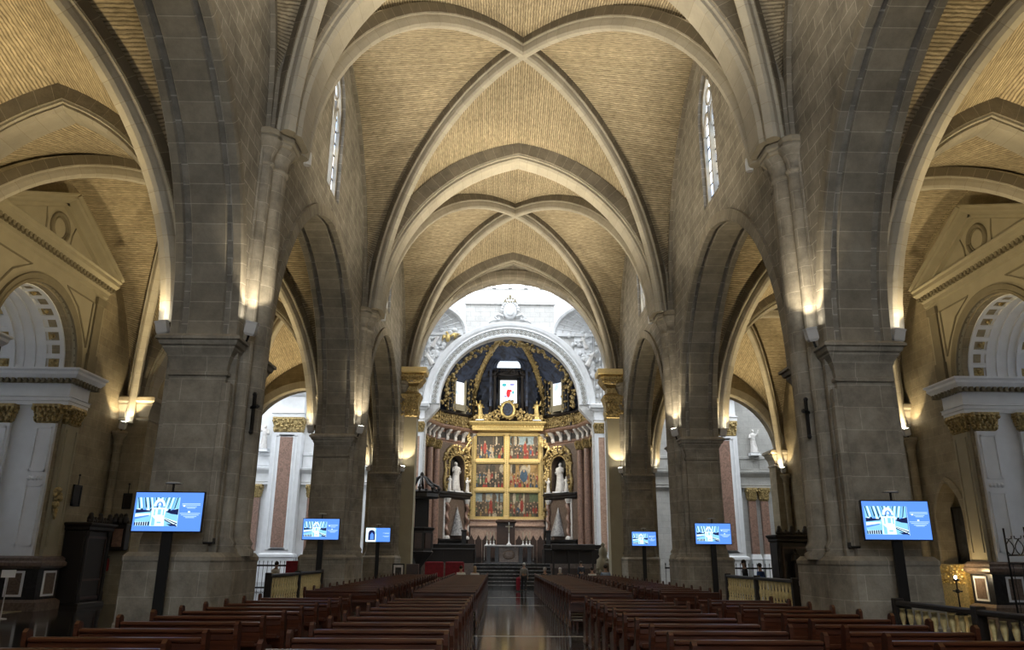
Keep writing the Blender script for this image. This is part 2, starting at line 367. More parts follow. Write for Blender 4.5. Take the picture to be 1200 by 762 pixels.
# ------------------------------------------------------------------ nave walls with arcade arches and clerestory windows
HA = 7.35
def lancet(yc, hw, z0, z1):
    return [(yc - hw, z0)] + archpts(yc - hw, yc + hw, z1 - hw * 1.75, hw * 1.75, 6) + [(yc + hw, z0)]
WIN = {0: (11.8, 15.7, 21.2), 1: (27.35, 15.7, 21.4), 2: (42.7, 15.9, 21.2)}
bays = [(D0, D1), (D1, D2), (D2, D3)]
for sg, nm in ((-1, 'left'), (1, 'right')):
    wmb = MB()
    for b, (ya, yb) in enumerate(bays):
        out = [(ya, 7.2)] + archpts(ya + 1.3, yb - 1.3, 7.2, HA, 18) + [(yb, 7.2), (yb, 26), (ya, 26)]
        wmb.plate(out, [lancet(WIN[b][0], 1.08, WIN[b][1], WIN[b][2])], lambda a, z, d: Vector((sg * (7.5 + d), a, z)), 1.45)
    struct(wmb.build('wall_' + nm, 'wall_stone'))
    # arch mouldings on both faces of the arcade
    for b, (ya, yb) in enumerate(bays):
        tm = MB(); ap = archpts(ya + 1.3, yb - 1.3, 7.2, HA, 20)
        for x in (7.5, 8.95):
            pth = [(sg * x, a, z) for a, z in ap]
            tm.sweep(pth, (1, 0, 0), [(-.10, -.09), (.10, -.09), (.13, 0), (.10, .34), (-.10, .34), (-.13, 0)])
        pth = [(sg * 8.22, a, z) for a, z in ap]
        tm.sweep(pth, (1, 0, 0), [(-.42, -.06), (.42, -.06), (.5, .1), (-.5, .1)])
        struct(tm.build('trim_%d' % (2 + b + (3 if sg > 0 else 0)), 'arch_stone'), 'pointed moulded arch of the %s nave arcade' % nm)
    # windows
    for b in WIN:
        yc, z0, z1 = WIN[b]
        xg = sg * 7.82
        g = MB(); g.plate(lancet(yc, 1.09, z0, z1), [], lambda a, z, d: Vector((xg + sg * d, a, z)), .03)
        wn = struct(g.build('window_%d' % (1 + b + (3 if sg > 0 else 0)), 'window_glass'))
        t = MB()
        ring = lancet(yc, 1.08, z0, z1); hole = lancet(yc, .95, z0 + .12, z1 - .18)
        P = lambda a, z, d: Vector((xg + sg * (d - .16), a, z))
        t.plate(ring, [hole], P, .22)
        t.box(min(xg, xg - sg * .2), max(xg, xg - sg * .2), yc - .06, yc + .06, z0, z1 - 1.5)
        for s2 in (-1, 1):
            pa = [(xg - sg * .1, a, z) for a, z in archpts(yc + s2 * .02, yc + s2 * .94, z1 - 2.4, .85, 6)]
            t.tube(pa, .06, 6)
        pa = [(xg - sg * .1, yc + .34 * math.cos(k * PI / 8), z1 - 1.0 + .34 * math.sin(k * PI / 8)) for k in range(17)]
        t.tube(pa, .06, 6)
        t.build('tracery', 'arch_stone', wn)
        lb = MB()
        for k in range(8): lb.box(xg - .02 - (.02 if sg > 0 else 0), xg + .02 + (.02 if sg < 0 else 0), yc - .95, yc + .95, z0 + .5 + k * .55, z0 + .53 + k * .55)
        lb.build('glazing_bar', 'dark_metal', wn)
        # sill, sloped
        s = MB(); s.stack([([(sg * 7.51, yc - 1.08), (sg * 7.8, yc - 1.08), (sg * 7.8, yc + 1.08), (sg * 7.51, yc + 1.08)], z0 - .02),
                           ([(sg * 7.7, yc - 1.08), (sg * 7.8, yc - 1.08), (sg * 7.8, yc + 1.08), (sg * 7.7, yc + 1.08)], z0 + .3)])
        s.build('sill', 'wall_stone', wn)
# ------------------------------------------------------------------ ribbed vaults
TR = {'n': 20}
def trim(mb, mat, label):
    o = struct(mb.build('trim_%d' % TR['n'], mat), label); TR['n'] += 1; return o
def bay(cname, x0, x1, y0, y1, zs, hT0, hT1, hW, hB, res=20, front=True):
    """quadripartite webs: h* = web heights above zs"""
    xc, yc = (x0 + x1) / 2, (y0 + y1) / 2; a, b = (x1 - x0) / 2, (y1 - y0) / 2; dg = math.hypot(a, b)
    zD = lambda t: zs + arcz(dg, hB, dg * t)
    mb = MB(); mb.smooth = True
    for yy, hT, sgn in ((y0, hT0, 1), (y1, hT1, -1)):
        for sx in (-1, 1):
            def P(u, v):                                            # u: 0 springing..1 crown ; v: arch -> diagonal
                u2 = math.sin(u * PI / 2) ** 2 * .25 + u * u * .25 + u * .5
                x = xc + sx * a * (1 - u2); zt = zs + arcz(a, hT, a * u2); yd = yy + sgn * b * u2
                return Vector((x, yy + (yd - yy) * v, zt + (zD(u2) - zt) * v))
            def U(u, v):
                u2 = math.sin(u * PI / 2) ** 2 * .25 + u * u * .25 + u * .5
                return (b * u2 * v * sgn, sx * math.hypot(a * u2, .9 * arcz(a, hT, a * u2)) * 1.08)
            mb.grid(P, res, 8, U)
    for xx, sgn in ((x0, 1), (x1, -1)):
        for sy in (-1, 1):
            def P(u, v):
                u2 = math.sin(u * PI / 2) ** 2 * .25 + u * u * .25 + u * .5
                y = yc + sy * b * (1 - u2); zt = zs + arcz(b, hW, b * u2); xd = xx + sgn * a * u2
                return Vector((xx + (xd - xx) * v, y, zt + (zD(u2) - zt) * v))
            def U(u, v):
                u2 = math.sin(u * PI / 2) ** 2 * .25 + u * u * .25 + u * .5
                return (a * u2 * v * sgn, sy * math.hypot(b * u2, .9 * arcz(b, hW, b * u2)) * 1.08)
            mb.grid(P, res, 8, U)
    return struct(mb.build(cname, 'vault_brick'))
def rib_path(p0, p1, zs, h, n=26):
    p0 = Vector(p0); p1 = Vector(p1); s = (p1 - p0).length / 2
    out = []
    for a, z in archpts(0, 2 * s, zs, h, n // 2):
        q = p0 + (p1 - p0) * (a / (2 * s)); out.append((q.x, q.y, z))
    return out
def diag_ribs(x0, x1, y0, y1, zs, hB, w, dp, where, sc=1.):
    for k, (p0, p1) in enumerate((((x0, y0, 0), (x1, y1, 0)), ((x1, y0, 0), (x0, y1, 0)))):
        pth = rib_path(p0, p1, zs, hB, 36); side = Vector((p1[1] - p0[1], -(p1[0] - p0[0]), 0))
        lab = 'diagonal rib of the %s, springing from its %s side nearest the viewer' % (where, 'left right'.split()[k])
        m = MB(); m.smooth = False
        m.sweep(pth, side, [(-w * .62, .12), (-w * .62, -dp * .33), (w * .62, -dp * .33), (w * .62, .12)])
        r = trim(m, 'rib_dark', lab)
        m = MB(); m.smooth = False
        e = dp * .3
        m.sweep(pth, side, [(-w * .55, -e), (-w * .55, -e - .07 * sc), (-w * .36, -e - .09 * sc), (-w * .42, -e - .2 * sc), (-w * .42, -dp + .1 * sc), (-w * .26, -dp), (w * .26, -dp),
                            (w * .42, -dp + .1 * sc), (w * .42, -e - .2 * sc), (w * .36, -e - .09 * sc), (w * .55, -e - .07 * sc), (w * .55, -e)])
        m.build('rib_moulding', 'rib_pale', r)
def trans_arch(p0, p1, zs, hweb, w, dp, label, sc=1.):
    pth = rib_path(p0, p1, zs, hweb, 40); side = Vector((p1[1] - p0[1], -(p1[0] - p0[0]), 0))
    m = MB(); m.sweep(pth, side, [(-w / 2, .15), (-w / 2, -dp * .62), (w / 2, -dp * .62), (w / 2, .15)])
    r = trim(m, 'arch_stone', label)
    m = MB(); e = dp * .6; w2 = w * .44
    m.sweep(pth, side, [(-w2, -e), (-w2, -e - .1 * sc), (-w2 * .86, -e - .13 * sc), (-w2 * .9, -dp + .1 * sc), (-w2 * .7, -dp), (w2 * .7, -dp), (w2 * .9, -dp + .1 * sc), (w2 * .86, -e - .13 * sc), (w2, -e - .1 * sc), (w2, -e)])
    m.build('arch_moulding', 'rib_pale', r)
ZS = 13.45
T_IN = {D0: 8.25, D1: 8.25, D2: 8.25, D3: 8.75}                      # intrados rise of the transverse arches
for i, (ya, yb) in enumerate(bays):
    bay('ceiling' if i == 0 else 'ceiling_%d' % (i + 1), -7.55, 7.55, ya, yb, ZS, T_IN[ya] + .75, T_IN[yb] + .75, 9.3, 9.65)
    diag_ribs(-7.2, 7.2, ya + .35, yb - .35, ZS, 9.6, .42, .72, '%s nave vault' % ('nearest', 'middle', 'farthest')[i])
    for sg in (-1, 1):                                              # wall ribs
        m = MB(); m.sweep([(sg * 7.46, a, z) for a, z in archpts(ya + .6, yb - .6, ZS, 9.1, 22)], (1, 0, 0), [(-.1, .1), (-.1, -.12), (.1, -.12), (.1, .1)])
        trim(m, 'arch_stone', 'thin pointed rib along the %s clerestory wall of the %s bay' % ('left' if sg < 0 else 'right', ('nearest', 'middle', 'farthest')[i]))
for D, nmx in ((D1, 'first'), (D2, 'second'), (D3, 'third')):
    trans_arch((-7.4, D, 0), (7.4, D, 0), ZS, T_IN[D] + .75, 1.35, .85, 'broad pointed stone arch spanning the nave at the %s pair of piers' % nmx)
# aisles
for sg, nm in ((-1, 'left'), (1, 'right')):
    xa, xb = sorted((sg * 9.0, sg * XO))
    for i, (ya, yb) in enumerate(bays):
        bay('ceiling_%s_%d' % (nm, i + 1), xa, xb, ya, yb, 8.0, 6.9, 6.9, 8.5, 8.4, 16)
        diag_ribs(xa + .35, xb - .25, ya + .3, yb - .3, 7.8, 8.45, .44, .62, '%s vault of the %s aisle' % (('nearest', 'middle', 'farthest')[i], nm), .9)
    for D, nmx in ((D1, 'first'), (D2, 'second')):
        trans_arch((sg * 9.1, D, 0), (sg * (XO - .5), D, 0), 9.0, 5.95, 1.1, .7, 'pointed stone arch spanning the %s aisle at the %s pier' % (nm, nmx), .9)
    # end arch of the aisle at the crossing
    xc = sg * 13.7
    out = [(sg * 8.9, 0), (sg * 9.5, 0)] + [(sg * 9.5, 8.7)] + [(xc + sg * (-4.2 * math.cos(PI * k / 24)), 8.7 + 4.2 * math.sin(PI * k / 24)) for k in range(25)] + [(sg * 17.9, 0), (sg * XO, 0), (sg * XO, 19), (sg * 8.9, 19)]
    m = MB(); m.plate(out, [], lambda a, z, d: Vector((a, D3 - .5 + d, z)), 1.0)
    struct(m.build('wall_%s_transept_end' % nm, 'aisle_stone'))
    m = MB(); m.sweep([(xc - 4.2 * math.cos(PI * k / 24), D3 - .5, 8.7 + 4.2 * math.sin(PI * k / 24)) for k in range(25)], (0, -1, 0), [(.16, .02), (.16, .5), (-.1, .5), (-.1, -.1), (.06, -.1)])
    trim(m, 'rib_pale', 'round moulded arch where the %s aisle opens into the bright transept' % nm)
# crossing wall over the round arch
m = MB()
out = [(-8.8, 13.6), (-6.6, 13.6), (-6.6, 14.4)] + [(-6.6 * math.cos(PI * k / 36), 14.4 + 6.7 * math.sin(PI * k / 36)) for k in range(37)] + [(6.6, 13.6), (8.8, 13.6), (8.8, 26), (-8.8, 26)]
m.plate(out, [], lambda a, z, d: Vector((a, D3 - .3 + d, z)), 1.2)
struct(m.build('wall_crossing', 'pier_stone'))
m = MB(); m.sweep([(-6.6 * math.cos(PI * k / 36), D3 - .3, 14.4 + 6.7 * math.sin(PI * k / 36)) for k in range(37)], (0, -1, 0), [(.2, .02), (.24, .2), (.2, .55), (.1, .62), (-.1, .62), (-.1, -.08), (.1, -.08)])
trim(m, 'arch_stone', 'round moulded stone arch opening from the nave into the crossing')
# ------------------------------------------------------------------ outer aisle walls
for sg, nm in ((-1, 'left'), (1, 'right')):
    hole = [(25.1, .02), (25.1, 9.15)] + [(27.77 - 2.67 * math.cos(PI * k / 24), 9.15 + 2.67 * math.sin(PI * k / 24)) for k in range(1, 24)] + [(30.44, 9.15), (30.44, .02)]
    holes = [hole]
    if sg > 0: holes.append([(31.75, .9)] + archpts(31.75, 33.75, 3.6, 1.6, 8) + [(33.75, .9)])
    m = MB(); m.plate([(D0, 0), (D3, 0), (D3, 19), (D0, 19)], holes, lambda a, z, d: Vector((sg * (XO + d), a, z)), .8)
    struct(m.build('wall_%s_aisle' % nm, 'aisle_stone'))
# ------------------------------------------------------------------ piers
def sym(pts):                                                       # quarter outline -> full outline
    q = list(pts)
    return q + [(-x, y) for x, y in q[::-1]] + [(-x, -y) for x, y in q] + [(x, -y) for x, y in q[::-1]]
def cap_rings(hx, y0, y1, prof):
    """mitred capital round three sides of a pilaster; hx half width, front edge at y0 (min), back at y1"""
    return [([(-hx - e, y0 - e), (hx + e, y0 - e), (hx + e, y1), (-hx - e, y1)], z) for e, z in prof]
CAPP = [(.0, 6.22), (.06, 6.25), (.06, 6.33), (.0, 6.36), (.03, 6.55), (.1, 6.76), (.19, 6.9), (.19, 6.95), (.25, 6.98), (.28, 7.08), (.34, 7.1), (.34, 7.17), (.2, 7.26)]
ORD = {D0: 'behind the viewer', D1: 'nearest', D2: 'middle', D3: 'farthest'}
PCENT = {}
def pier(sg, D):
    nm = 'left' if sg < 0 else 'right'
    lab = {D0: 'stone pier of the %s arcade beside the viewer' % nm,
           D1: 'big compound stone pier nearest on the %s, behind the large screen' % nm,
           D2: 'middle compound stone pier of the %s arcade, behind the second screen' % nm,
           D3: 'farthest %s pier, carrying the round arch before the altar' % nm}[D]
    t = thing('stone_pier', lab, 'pier', (sg * 8.25, D, 0), 0, 'compound piers of the nave arcades')
    n = -sg                                                         # towards the nave
    pl = sym([(1.22, .0), (1.24, .9), (1.18, 1.2), (1.05, 1.62), (.98, 1.74)])
    up1 = [(x * .985, y * .985) for x, y in pl]; tp = [(x * .93, y * .93) for x, y in pl]
    m = MB(); m.stack([(pl, 0), (pl, .55), (up1, .6), (up1, 1.86), (pl, 1.9), (pl, 1.98), (tp, 2.08)]); m.build('plinth', 'pier_stone', t)
    body = sym([(.9, .82), (.8, .82), (.8, 1.02), (.86, 1.02), (.86, 1.14), (.69, 1.14), (.69, 1.3)])
    b2 = [(x * 1.035, y * 1.035) for x, y in body]
    m = MB(); m.stack([(b2, 2.0), (b2, 2.35), (body, 2.5), (body, 7.25)]); m.build('pier_body', 'pier_stone', t)
    m = MB()                                                        # flat backing of the vault shafts
    xs = sorted((n * .5, n * .82))
    m.box(xs[0], xs[1], -.86, .86, 7.2, 13.5)
    xs = sorted((-n * .5, -n * .82)); m.box(xs[0], xs[1], -.8, .8, 7.2, 9.0)
    m.build('shaft_backing', 'pier_stone', t)
    for yy, rr, xx in ((0, .40, .85), (-.62, .19, .86), (.62, .19, .86)):
        s = MB(); s.smooth = True
        s.lathe([(rr + .13, 2.0), (rr + .13, 2.14), (rr + .05, 2.2), (rr + .09, 2.3), (rr + .01, 2.42), (rr, 2.5), (rr, 12.45)], (n * xx, yy, 0), 18)
        s.build('vault_shaft', 'pier_stone', t)
        s = MB(); s.smooth = True
        s.lathe([(rr, 12.35), (rr + .05, 12.4), (rr + .05, 12.46), (rr, 12.5), (rr + .02, 12.7), (rr + .1, 12.95), (rr + .2, 13.12)], (n * xx, yy, 0), 14)
        s.build('shaft_capital', 'pier_stone', t)
    for yy in (0, -.5, .5):
        s = MB(); s.smooth = True; r2 = .34 if yy == 0 else .2
        s.lathe([(r2 + .1, 2.0), (r2 + .1, 2.2), (r2, 2.4), (r2, 8.7), (r2 + .16, 9.0)], (-n * .84, yy, 0), 14); s.build('aisle_shaft', 'pier_stone', t)
    ab = [(n * .5, -1.02), (n * 1.0, -1.02), (n * 1.2, -.84), (n * 1.24, -.62), (n * 1.5, -.36), (n * 1.5, .36), (n * 1.24, .62), (n * 1.2, .84), (n * 1.0, 1.02), (n * .5, 1.02)]
    sc = lambda k: [(n * .5 + (x - n * .5) * k, y * k) for x, y in ab]
    m = MB(); m.stack([(sc(.9), 13.08), (sc(.94), 13.14), (sc(.94), 13.2), (sc(1.0), 13.24), (sc(1.0), 13.36), (sc(.93), 13.44)]); m.build('abacus', 'rib_pale', t)
    ab2 = [(-n * .5, -.85), (-n * .95, -.85), (-n * 1.3, -.45), (-n * 1.3, .45), (-n * .95, .85), (-n * .5, .85)]
    m = MB(); m.stack([(ab2, 8.95), ([(x * 1.05, y * 1.05) for x, y in ab2], 9.02), ([(x * 1.05, y * 1.05) for x, y in ab2], 9.15), (ab2, 9.2)]); m.build('abacus', 'rib_pale', t)
    for q in (-1, 1):                                               # arcade capitals
        r = cap_rings(.69, -1.3, -.9, CAPP)
        m = MB(); m.stack(r, Matrix.Rotation(0 if q < 0 else PI, 4, 'Z')); m.build('arcade_capital', 'pier_stone', t)
    return t
for D in (D0, D1, D2, D3):
    for sg in (-1, 1): pier(sg, D)
# half piers on the outer walls
def respond(sg, D):
    nm = 'left' if sg < 0 else 'right'; n = -sg
    t = thing('wall_respond', 'stone half pier on the %s outer wall opposite the %s pier' % (nm, {D1: 'nearest', D2: 'middle', D3: 'farthest', D0: 'closest'}[D]), 'half pier', (sg * XO, D, 0), 0, 'half piers on the outer walls')
    pj = 1.35 if D == D2 and sg < 0 else .8
    m = MB(); xs = sorted((0, n * pj)); m.box(xs[0], xs[1], -.6, .6, 0, 8.75); m.build('pilaster', 'aisle_stone', t)
    for q in (-1, 1):
        m = MB(); m.smooth = True
        m.lathe([(.3, 0), (.3, .8), (.2, 1.0), (.17, 1.1), (.17, 6.7), (.22, 6.76), (.18, 6.84), (.2, 7.0), (.3, 7.2), (.34, 7.26), (.34, 7.36), (.0, 7.38)], (n * .28, q * .86, 0), 14)
        m.build('shaft', 'aisle_stone', t)
    a = [(0, -.6), (n * .75, -.6), (n * .75, .6), (0, .6)]
    k = lambda e: [(0, -.6 - e), (n * (pj + e), -.6 - e), (n * (pj + e), .6 + e), (0, .6 + e)]
    m = MB(); m.stack([(k(.0), 7.9), (k(.06), 7.94), (k(.06), 8.02), (k(0), 8.06), (k(.06), 8.35), (k(.2), 8.62), (k(.2), 8.7), (k(.3), 8.78), (k(.3), 8.95), (k(.1), 9.05)]); m.build('capital', 'rib_pale', t)
for D in (D0, D1, D2, D3):
    for sg in (-1, 1): respond(sg, D)
# gilded capitals of the round arch
for sg in (-1, 1):
    nm = 'left' if sg < 0 else 'right'
    t = thing('gilded_half_column', 'pale half column with gilded capital under the %s end of the round arch' % nm, 'half column', (sg * 6.95, D3 - .3, 0), 0, 'gilded half columns of the round arch')
    m = MB(); m.box(-.55, .55, -.35, .8, 0, 11.0); m.build('shaft', 'beige_stucco', t)
    m = MB(); m.stack([([(-.6 - e, -.4 - e), (.6 + e, -.4 - e), (.6 + e, .8), (-.6 - e, .8)], z) for e, z in ((-.05, 11.0), (.02, 11.1), (.0, 11.2), (.06, 11.5), (.0, 11.9), (.12, 12.3), (.2, 12.5), (.1, 12.6), (-.1, 12.75), (-.1, 13.1))])
    for k in range(40):
        m.ball((random.uniform(-.6, .6), -.42 - random.uniform(0, .1), random.uniform(11.1, 12.5)), random.uniform(.06, .14), 6, 4)
    m.build('leaf_capital', 'old_gold', t)
    m = MB(); m.stack([([(-.6 - e, -.4 - e), (.6 + e, -.4 - e), (.6 + e, .8), (-.6 - e, .8)], z) for e, z in ((-.1, 13.1), (.0, 13.2), (.15, 13.35), (.38, 13.7), (.38, 13.8), (.3, 13.95))])
    for k in range(11): m.ball((-.85 + k * .17, -.72, 13.5), .07, 6, 4)
    m.build('cornice', 'old_gold', t)
    m = MB(); m.stack([([(-.6 - e, -.4 - e), (.6 + e, -.4 - e), (.6 + e, .8), (-.6 - e, .8)], z) for e, z in ((.3, 13.95), (.52, 14.0), (.56, 14.3), (.4, 14.36))]); m.build('abacus', 'frame_gold', t)
# ------------------------------------------------------------------ uplights
def spot(name, loc, target, power, angle, blend, size=.12, col=(1, .83, .55), parent=None):
    l = bpy.data.lights.new(name, 'SPOT'); l.energy = power; l.spot_size = math.radians(angle); l.spot_blend = blend; l.shadow_soft_size = size; l.color = col
    o = bpy.data.objects.new(name, l); COL.objects.link(o); d = Vector(target) - Vector(loc)
    o.rotation_euler = d.to_track_quat('-Z', 'Y').to_euler(); o.location = Vector(loc)
    return o
def uplight(loc, dirx, diry, label, group, powers, tgt, ang=150, wash=None, col=(1, .83, .55)):
    """tilted lamp housing on a bracket; the beam leaves its open upper end"""
    t = thing('uplight', label, 'uplight', loc, 0, group)
    d = Vector((dirx, diry, 1.6)).normalized(); q = Vector((0, 0, 1)).rotation_difference(d).to_matrix().to_4x4()
    m = MB(); m.stack([([(x * s, y * s) for x, y in ((-.17, -.13), (.17, -.13), (.17, .13), (-.17, .13))], z) for s, z in ((.55, -.18), (.8, -.12), (.8, .12), (.86, .14), (.86, .18), (.74, .18), (.74, .15))], q); m.build('housing', 'fixture_grey', t)
    m = MB(); m.stack([([(-.12, -.09), (.12, -.09), (.12, .09), (-.12, .09)], .155), ([(-.12, -.09), (.12, -.09), (.12, .09), (-.12, .09)], .175)], q); m.build('lens', 'lamp_glow', t)
    m = MB(); m.tube([(-dirx * .1, -diry * .1, -.1), (-dirx * .3, -diry * .3, -.28), (-dirx * .55, -diry * .55, -.36)], .03, 6); m.build('bracket', 'dark_metal', t)
    L = Vector(loc) + d * .3
    spot('uplight_beam', L, tgt, powers, ang, .6, .12, col)
    if wash:
        spot('uplight_wash', Vector(wash[0]), wash[1], wash[2], wash[3], .35, .05, col)
    return t
WARM, AMBER = (1, .85, .60), (1, .78, .43)
for D in (D0, D1, D2, D3):
    for sg in (-1, 1):
        nm = 'left' if sg < 0 else 'right'; od = {D0: 'closest', D1: 'nearest', D2: 'middle', D3: 'farthest'}[D]
        y = D - 1.15
        uplight((sg * 7.12, y, 7.5), -sg * .35, -.25, 'glowing uplight on the nave side of the %s %s pier' % (od, nm), 'nave uplights', P_NAVE, (-sg * 2.6, y - 6, 21.5), 72,
                ((sg * 6.82, y - .3, 7.7), (sg * 7.45, y + .9, 10.8), P_WASH, 76), WARM)
        if D != D3: spot('uplight_beam', (sg * 7.0, D + 1.3, 7.6), (-sg * 2.6, D + 7, 21.5), P_NAVE, 72, .6, .12, WARM)  # unseen beam added on the pier's far side, without a housing
        uplight((sg * 9.35, y, 7.5), sg * .3, -.25, 'glowing uplight on the aisle side of the %s %s pier' % (od, nm), 'aisle uplights on the piers', P_AISLE, (sg * 15.2, y - 4.5, 15), 78,
                ((sg * 9.7, y - .2, 7.6), (sg * 9.2, y + .8, 11.6), P_WASH * .4, 70), AMBER)
        if D != D3: spot('uplight_beam', (sg * 9.45, D + 1.3, 7.6), (sg * 15.2, D + 5.5, 15), P_AISLE, 78, .6, .12, AMBER)  # same on the aisle side: added beam, no housing
        if D != D0:
            uplight((sg * 17.85, D - 1.0, 7.62), -sg * .3, -.2, 'glowing uplight on the outer wall opposite the %s %s pier' % (od, nm), 'uplights on the outer walls', P_AISLE, (sg * 12, D - 5.5, 15), 84,
                    ((sg * 17.5, D - 1.3, 7.75), (sg * 18.15, D - .9, 10.2), P_WASH * .5, 95), AMBER)
# ------------------------------------------------------------------ neoclassical chapel fronts on the outer aisle walls
YC, RA = 27.77, 2.67
def prism_x(mb, pts, x0, x1):                                       # polygon in (y, z) extruded in x
    mb.plate(pts, [], lambda a, z, d: Vector((x0 + d, a, z)), x1 - x0); return mb
def mould_y(mb, sg, prof, ya, yb):
    """moulding running along y on the wall face, prof [(projection, z)], returned at both ends"""
    pts = [(XO - p, z) for p, z in prof]
    poly = [(x, z) for x, z in pts] + [(XO + .05, pts[-1][1]), (XO + .05, pts[0][1])]
    n = len(poly); vs = [Vector((sg * x, ya, z)) for x, z in poly] + [Vector((sg * x, yb, z)) for x, z in poly]
    fs = [tuple(range(n)), tuple(range(n, 2 * n))] + [(i, (i + 1) % n, n + (i + 1) % n, n + i) for i in range(n)]
    mb.add(vs, fs); return mb
def corinthian(mb, x0, x1, y0, y1, z0, z1, seed=1):
    """acanthus capital: flared bell with two rows of leaves and an abacus"""
    rnd = random.Random(seed); h = z1 - z0
    cx, cy, ax, ay = (x0 + x1) / 2, (y0 + y1) / 2, abs(x1 - x0) / 2, abs(y1 - y0) / 2
    R = lambda e: [(cx - ax - e, cy - ay - e), (cx + ax + e, cy - ay - e), (cx + ax + e, cy + ay + e), (cx - ax - e, cy + ay + e)]
    mb.stack([(R(-.03), z0), (R(.03), z0 + .06 * h), (R(-.02), z0 + .1 * h), (R(.0), z0 + .4 * h), (R(.08), z0 + .78 * h), (R(.12), z0 + .84 * h), (R(.16), z0 + .86 * h), (R(.16), z1)])
    per = [(-1, 0), (1, 0), (0, -1), (0, 1)]
    for row, zz, out in ((0, .2, .05), (1, .45, .08), (2, .7, .13)):
        for dx, dy in per:
            m = 4
            for k in range(m):
                t = (k + .5 + .5 * (row == 1)) / m * 2 - 1
                px = cx + (dx * (ax + out) if dx else t * ax * 1.02); py = cy + (dy * (ay + out) if dy else t * ay * 1.02)
                mb.ball((px, py, z0 + zz * h), (.055 + .03 * abs(dy) * 1, .055 + .03 * abs(dx), .13 * h), 6, 4)
                mb.ball((px + dx * .05, py + dy * .05, z0 + (zz + .11) * h), .05, 6, 4)
    for sx in (-1, 1):
        for sy in (-1, 1): mb.ball((cx + sx * (ax + .12), cy + sy * (ay + .12), z0 + .76 * h), .09, 6, 4)
    return mb
def chapel(sg):
    nm = 'left' if sg < 0 else 'right'
    t = thing('chapel_front', 'neoclassical chapel front with pediment, coffered arch and gilt capitals on the %s outer wall' % nm, 'chapel front', (sg * XO, YC, 0), 0)
    B = lambda mb, n, m, p=None: (lambda o: (setattr(o, 'parent', p or t), setattr(o, 'matrix_parent_inverse', Matrix.Translation((-sg * XO, -YC, 0)) if not p else Matrix()), o)[2])(mb.build(n, m))
    X = lambda p: sg * (XO - p)
    bx = lambda mb, p0, p1, y0, y1, z0, z1: mb.box(min(X(p0), X(p1)), max(X(p0), X(p1)), y0, y1, z0, z1)
    # facing slab round the arch
    out = [(23.5, 9.2), (YC - RA, 9.2)] + [(YC - RA * math.cos(PI * k / 28), 9.2 + RA * math.sin(PI * k / 28)) for k in range(29)] + [(32.0, 9.2), (32.0, 13.2), (23.5, 13.2)]
    m = MB(); m.plate(out, [], lambda a, z, d: Vector((X(.12) + sg * d, a, z)), .14); B(m, 'facing', 'beige_stucco')
    # spandrel panels (raised fillets) and end pilaster strips
    for s in (-1, 1):
        m = MB(); yy = YC + s * 3.75; bx(m, .1, .2, yy - .28, yy + .28, 9.2, 12.55); bx(m, .1, .25, yy - .34, yy + .34, 9.2, 10.1); bx(m, .1, .25, yy - .34, yy + .34, 12.3, 12.6)
        pts = [(YC + s * 3.25, z) for z in (10.3, 12.3)] + [(YC + s * 1.2, 12.3), (YC + s * 2.2, 11.75), (YC + s * 2.85, 10.9)]
        m.tube([(X(.13), a, z) for a, z in pts + pts[:1]], .045, 5)
        B(m, 'panel_moulding', 'beige_dark')
    # archivolt
    m = MB(); m.sweep([(X(.12), YC - (RA + .16) * math.cos(PI * k / 36), 9.2 + (RA + .16) * math.sin(PI * k / 36)) for k in range(37)], (1, 0, 0),
                      [(-.02, -.16), (-.09, -.16), (-.09, -.06), (-.05, -.04), (-.09, .04), (-.12, .12), (-.12, .18), (.05, .18), (.05, -.16)] if sg > 0 else [(.02, -.16), (.09, -.16), (.09, -.06), (.05, -.04), (.09, .04), (.12, .12), (.12, .18), (-.05, .18), (-.05, -.16)])
    B(m, 'archivolt', 'beige_dark')
    # pediment: horizontal cornice with dentils, raking cornices, tympanum with oculus
    m = MB(); mould_y(m, sg, [(.12, 12.75), (.2, 12.8), (.2, 12.95), (.3, 13.0), (.3, 13.1), (.55, 13.25), (.62, 13.3), (.62, 13.45), (.7, 13.5), (.7, 13.56), (.1, 13.6)], 23.45, 32.05); B(m, 'cornice', 'beige_stucco')
    m = MB()
    for k in range(34): bx(m, .2, .46, 23.62 + k * .25, 23.76 + k * .25, 13.02, 13.2)
    bx(m, .18, .24, 23.6, 31.95, 13.02, 13.2); B(m, 'dentils', 'beige_dark')
    m = MB()
    for s in (-1, 1):
        a = Vector((0, YC + s * 4.35, 13.5)); b = Vector((0, YC - s * .02, 15.55)); d = (b - a)
        n = Vector((0, -d.z, d.y)).normalized(); n = n if n.z > 0 else -n
        prof = [(.1, -.32), (.3, -.28), (.3, -.16), (.55, -.06), (.62, 0), (.62, .1), (.72, .16), (.72, .22), (.1, .24)]
        vs = []
        for q in (a, b):
            for p, h in prof: vs.append(Vector((X(p), q.y, q.z)) + n * h)
        k = len(prof); m.add(vs, [tuple(range(k)), tuple(range(k, 2 * k))] + [(i, (i + 1) % k, k + (i + 1) % k, k + i) for i in range(k)])
    B(m, 'raking_cornice', 'beige_stucco')
    m = MB(); prism_x(m, [(23.7, 13.55), (31.85, 13.55), (YC, 15.5)], min(X(.02), X(.14)), max(X(.02), X(.14))); B(m, 'tympanum', 'beige_stucco')
    m = MB(); m.smooth = True
    for r, rr in ((.62, .09), (.46, .04)): m.tube([(X(.15), YC + r * .92 * math.cos(2 * PI * k / 28), 14.27 + r * .92 * math.sin(2 * PI * k / 28)) for k in range(29)], rr, 6)
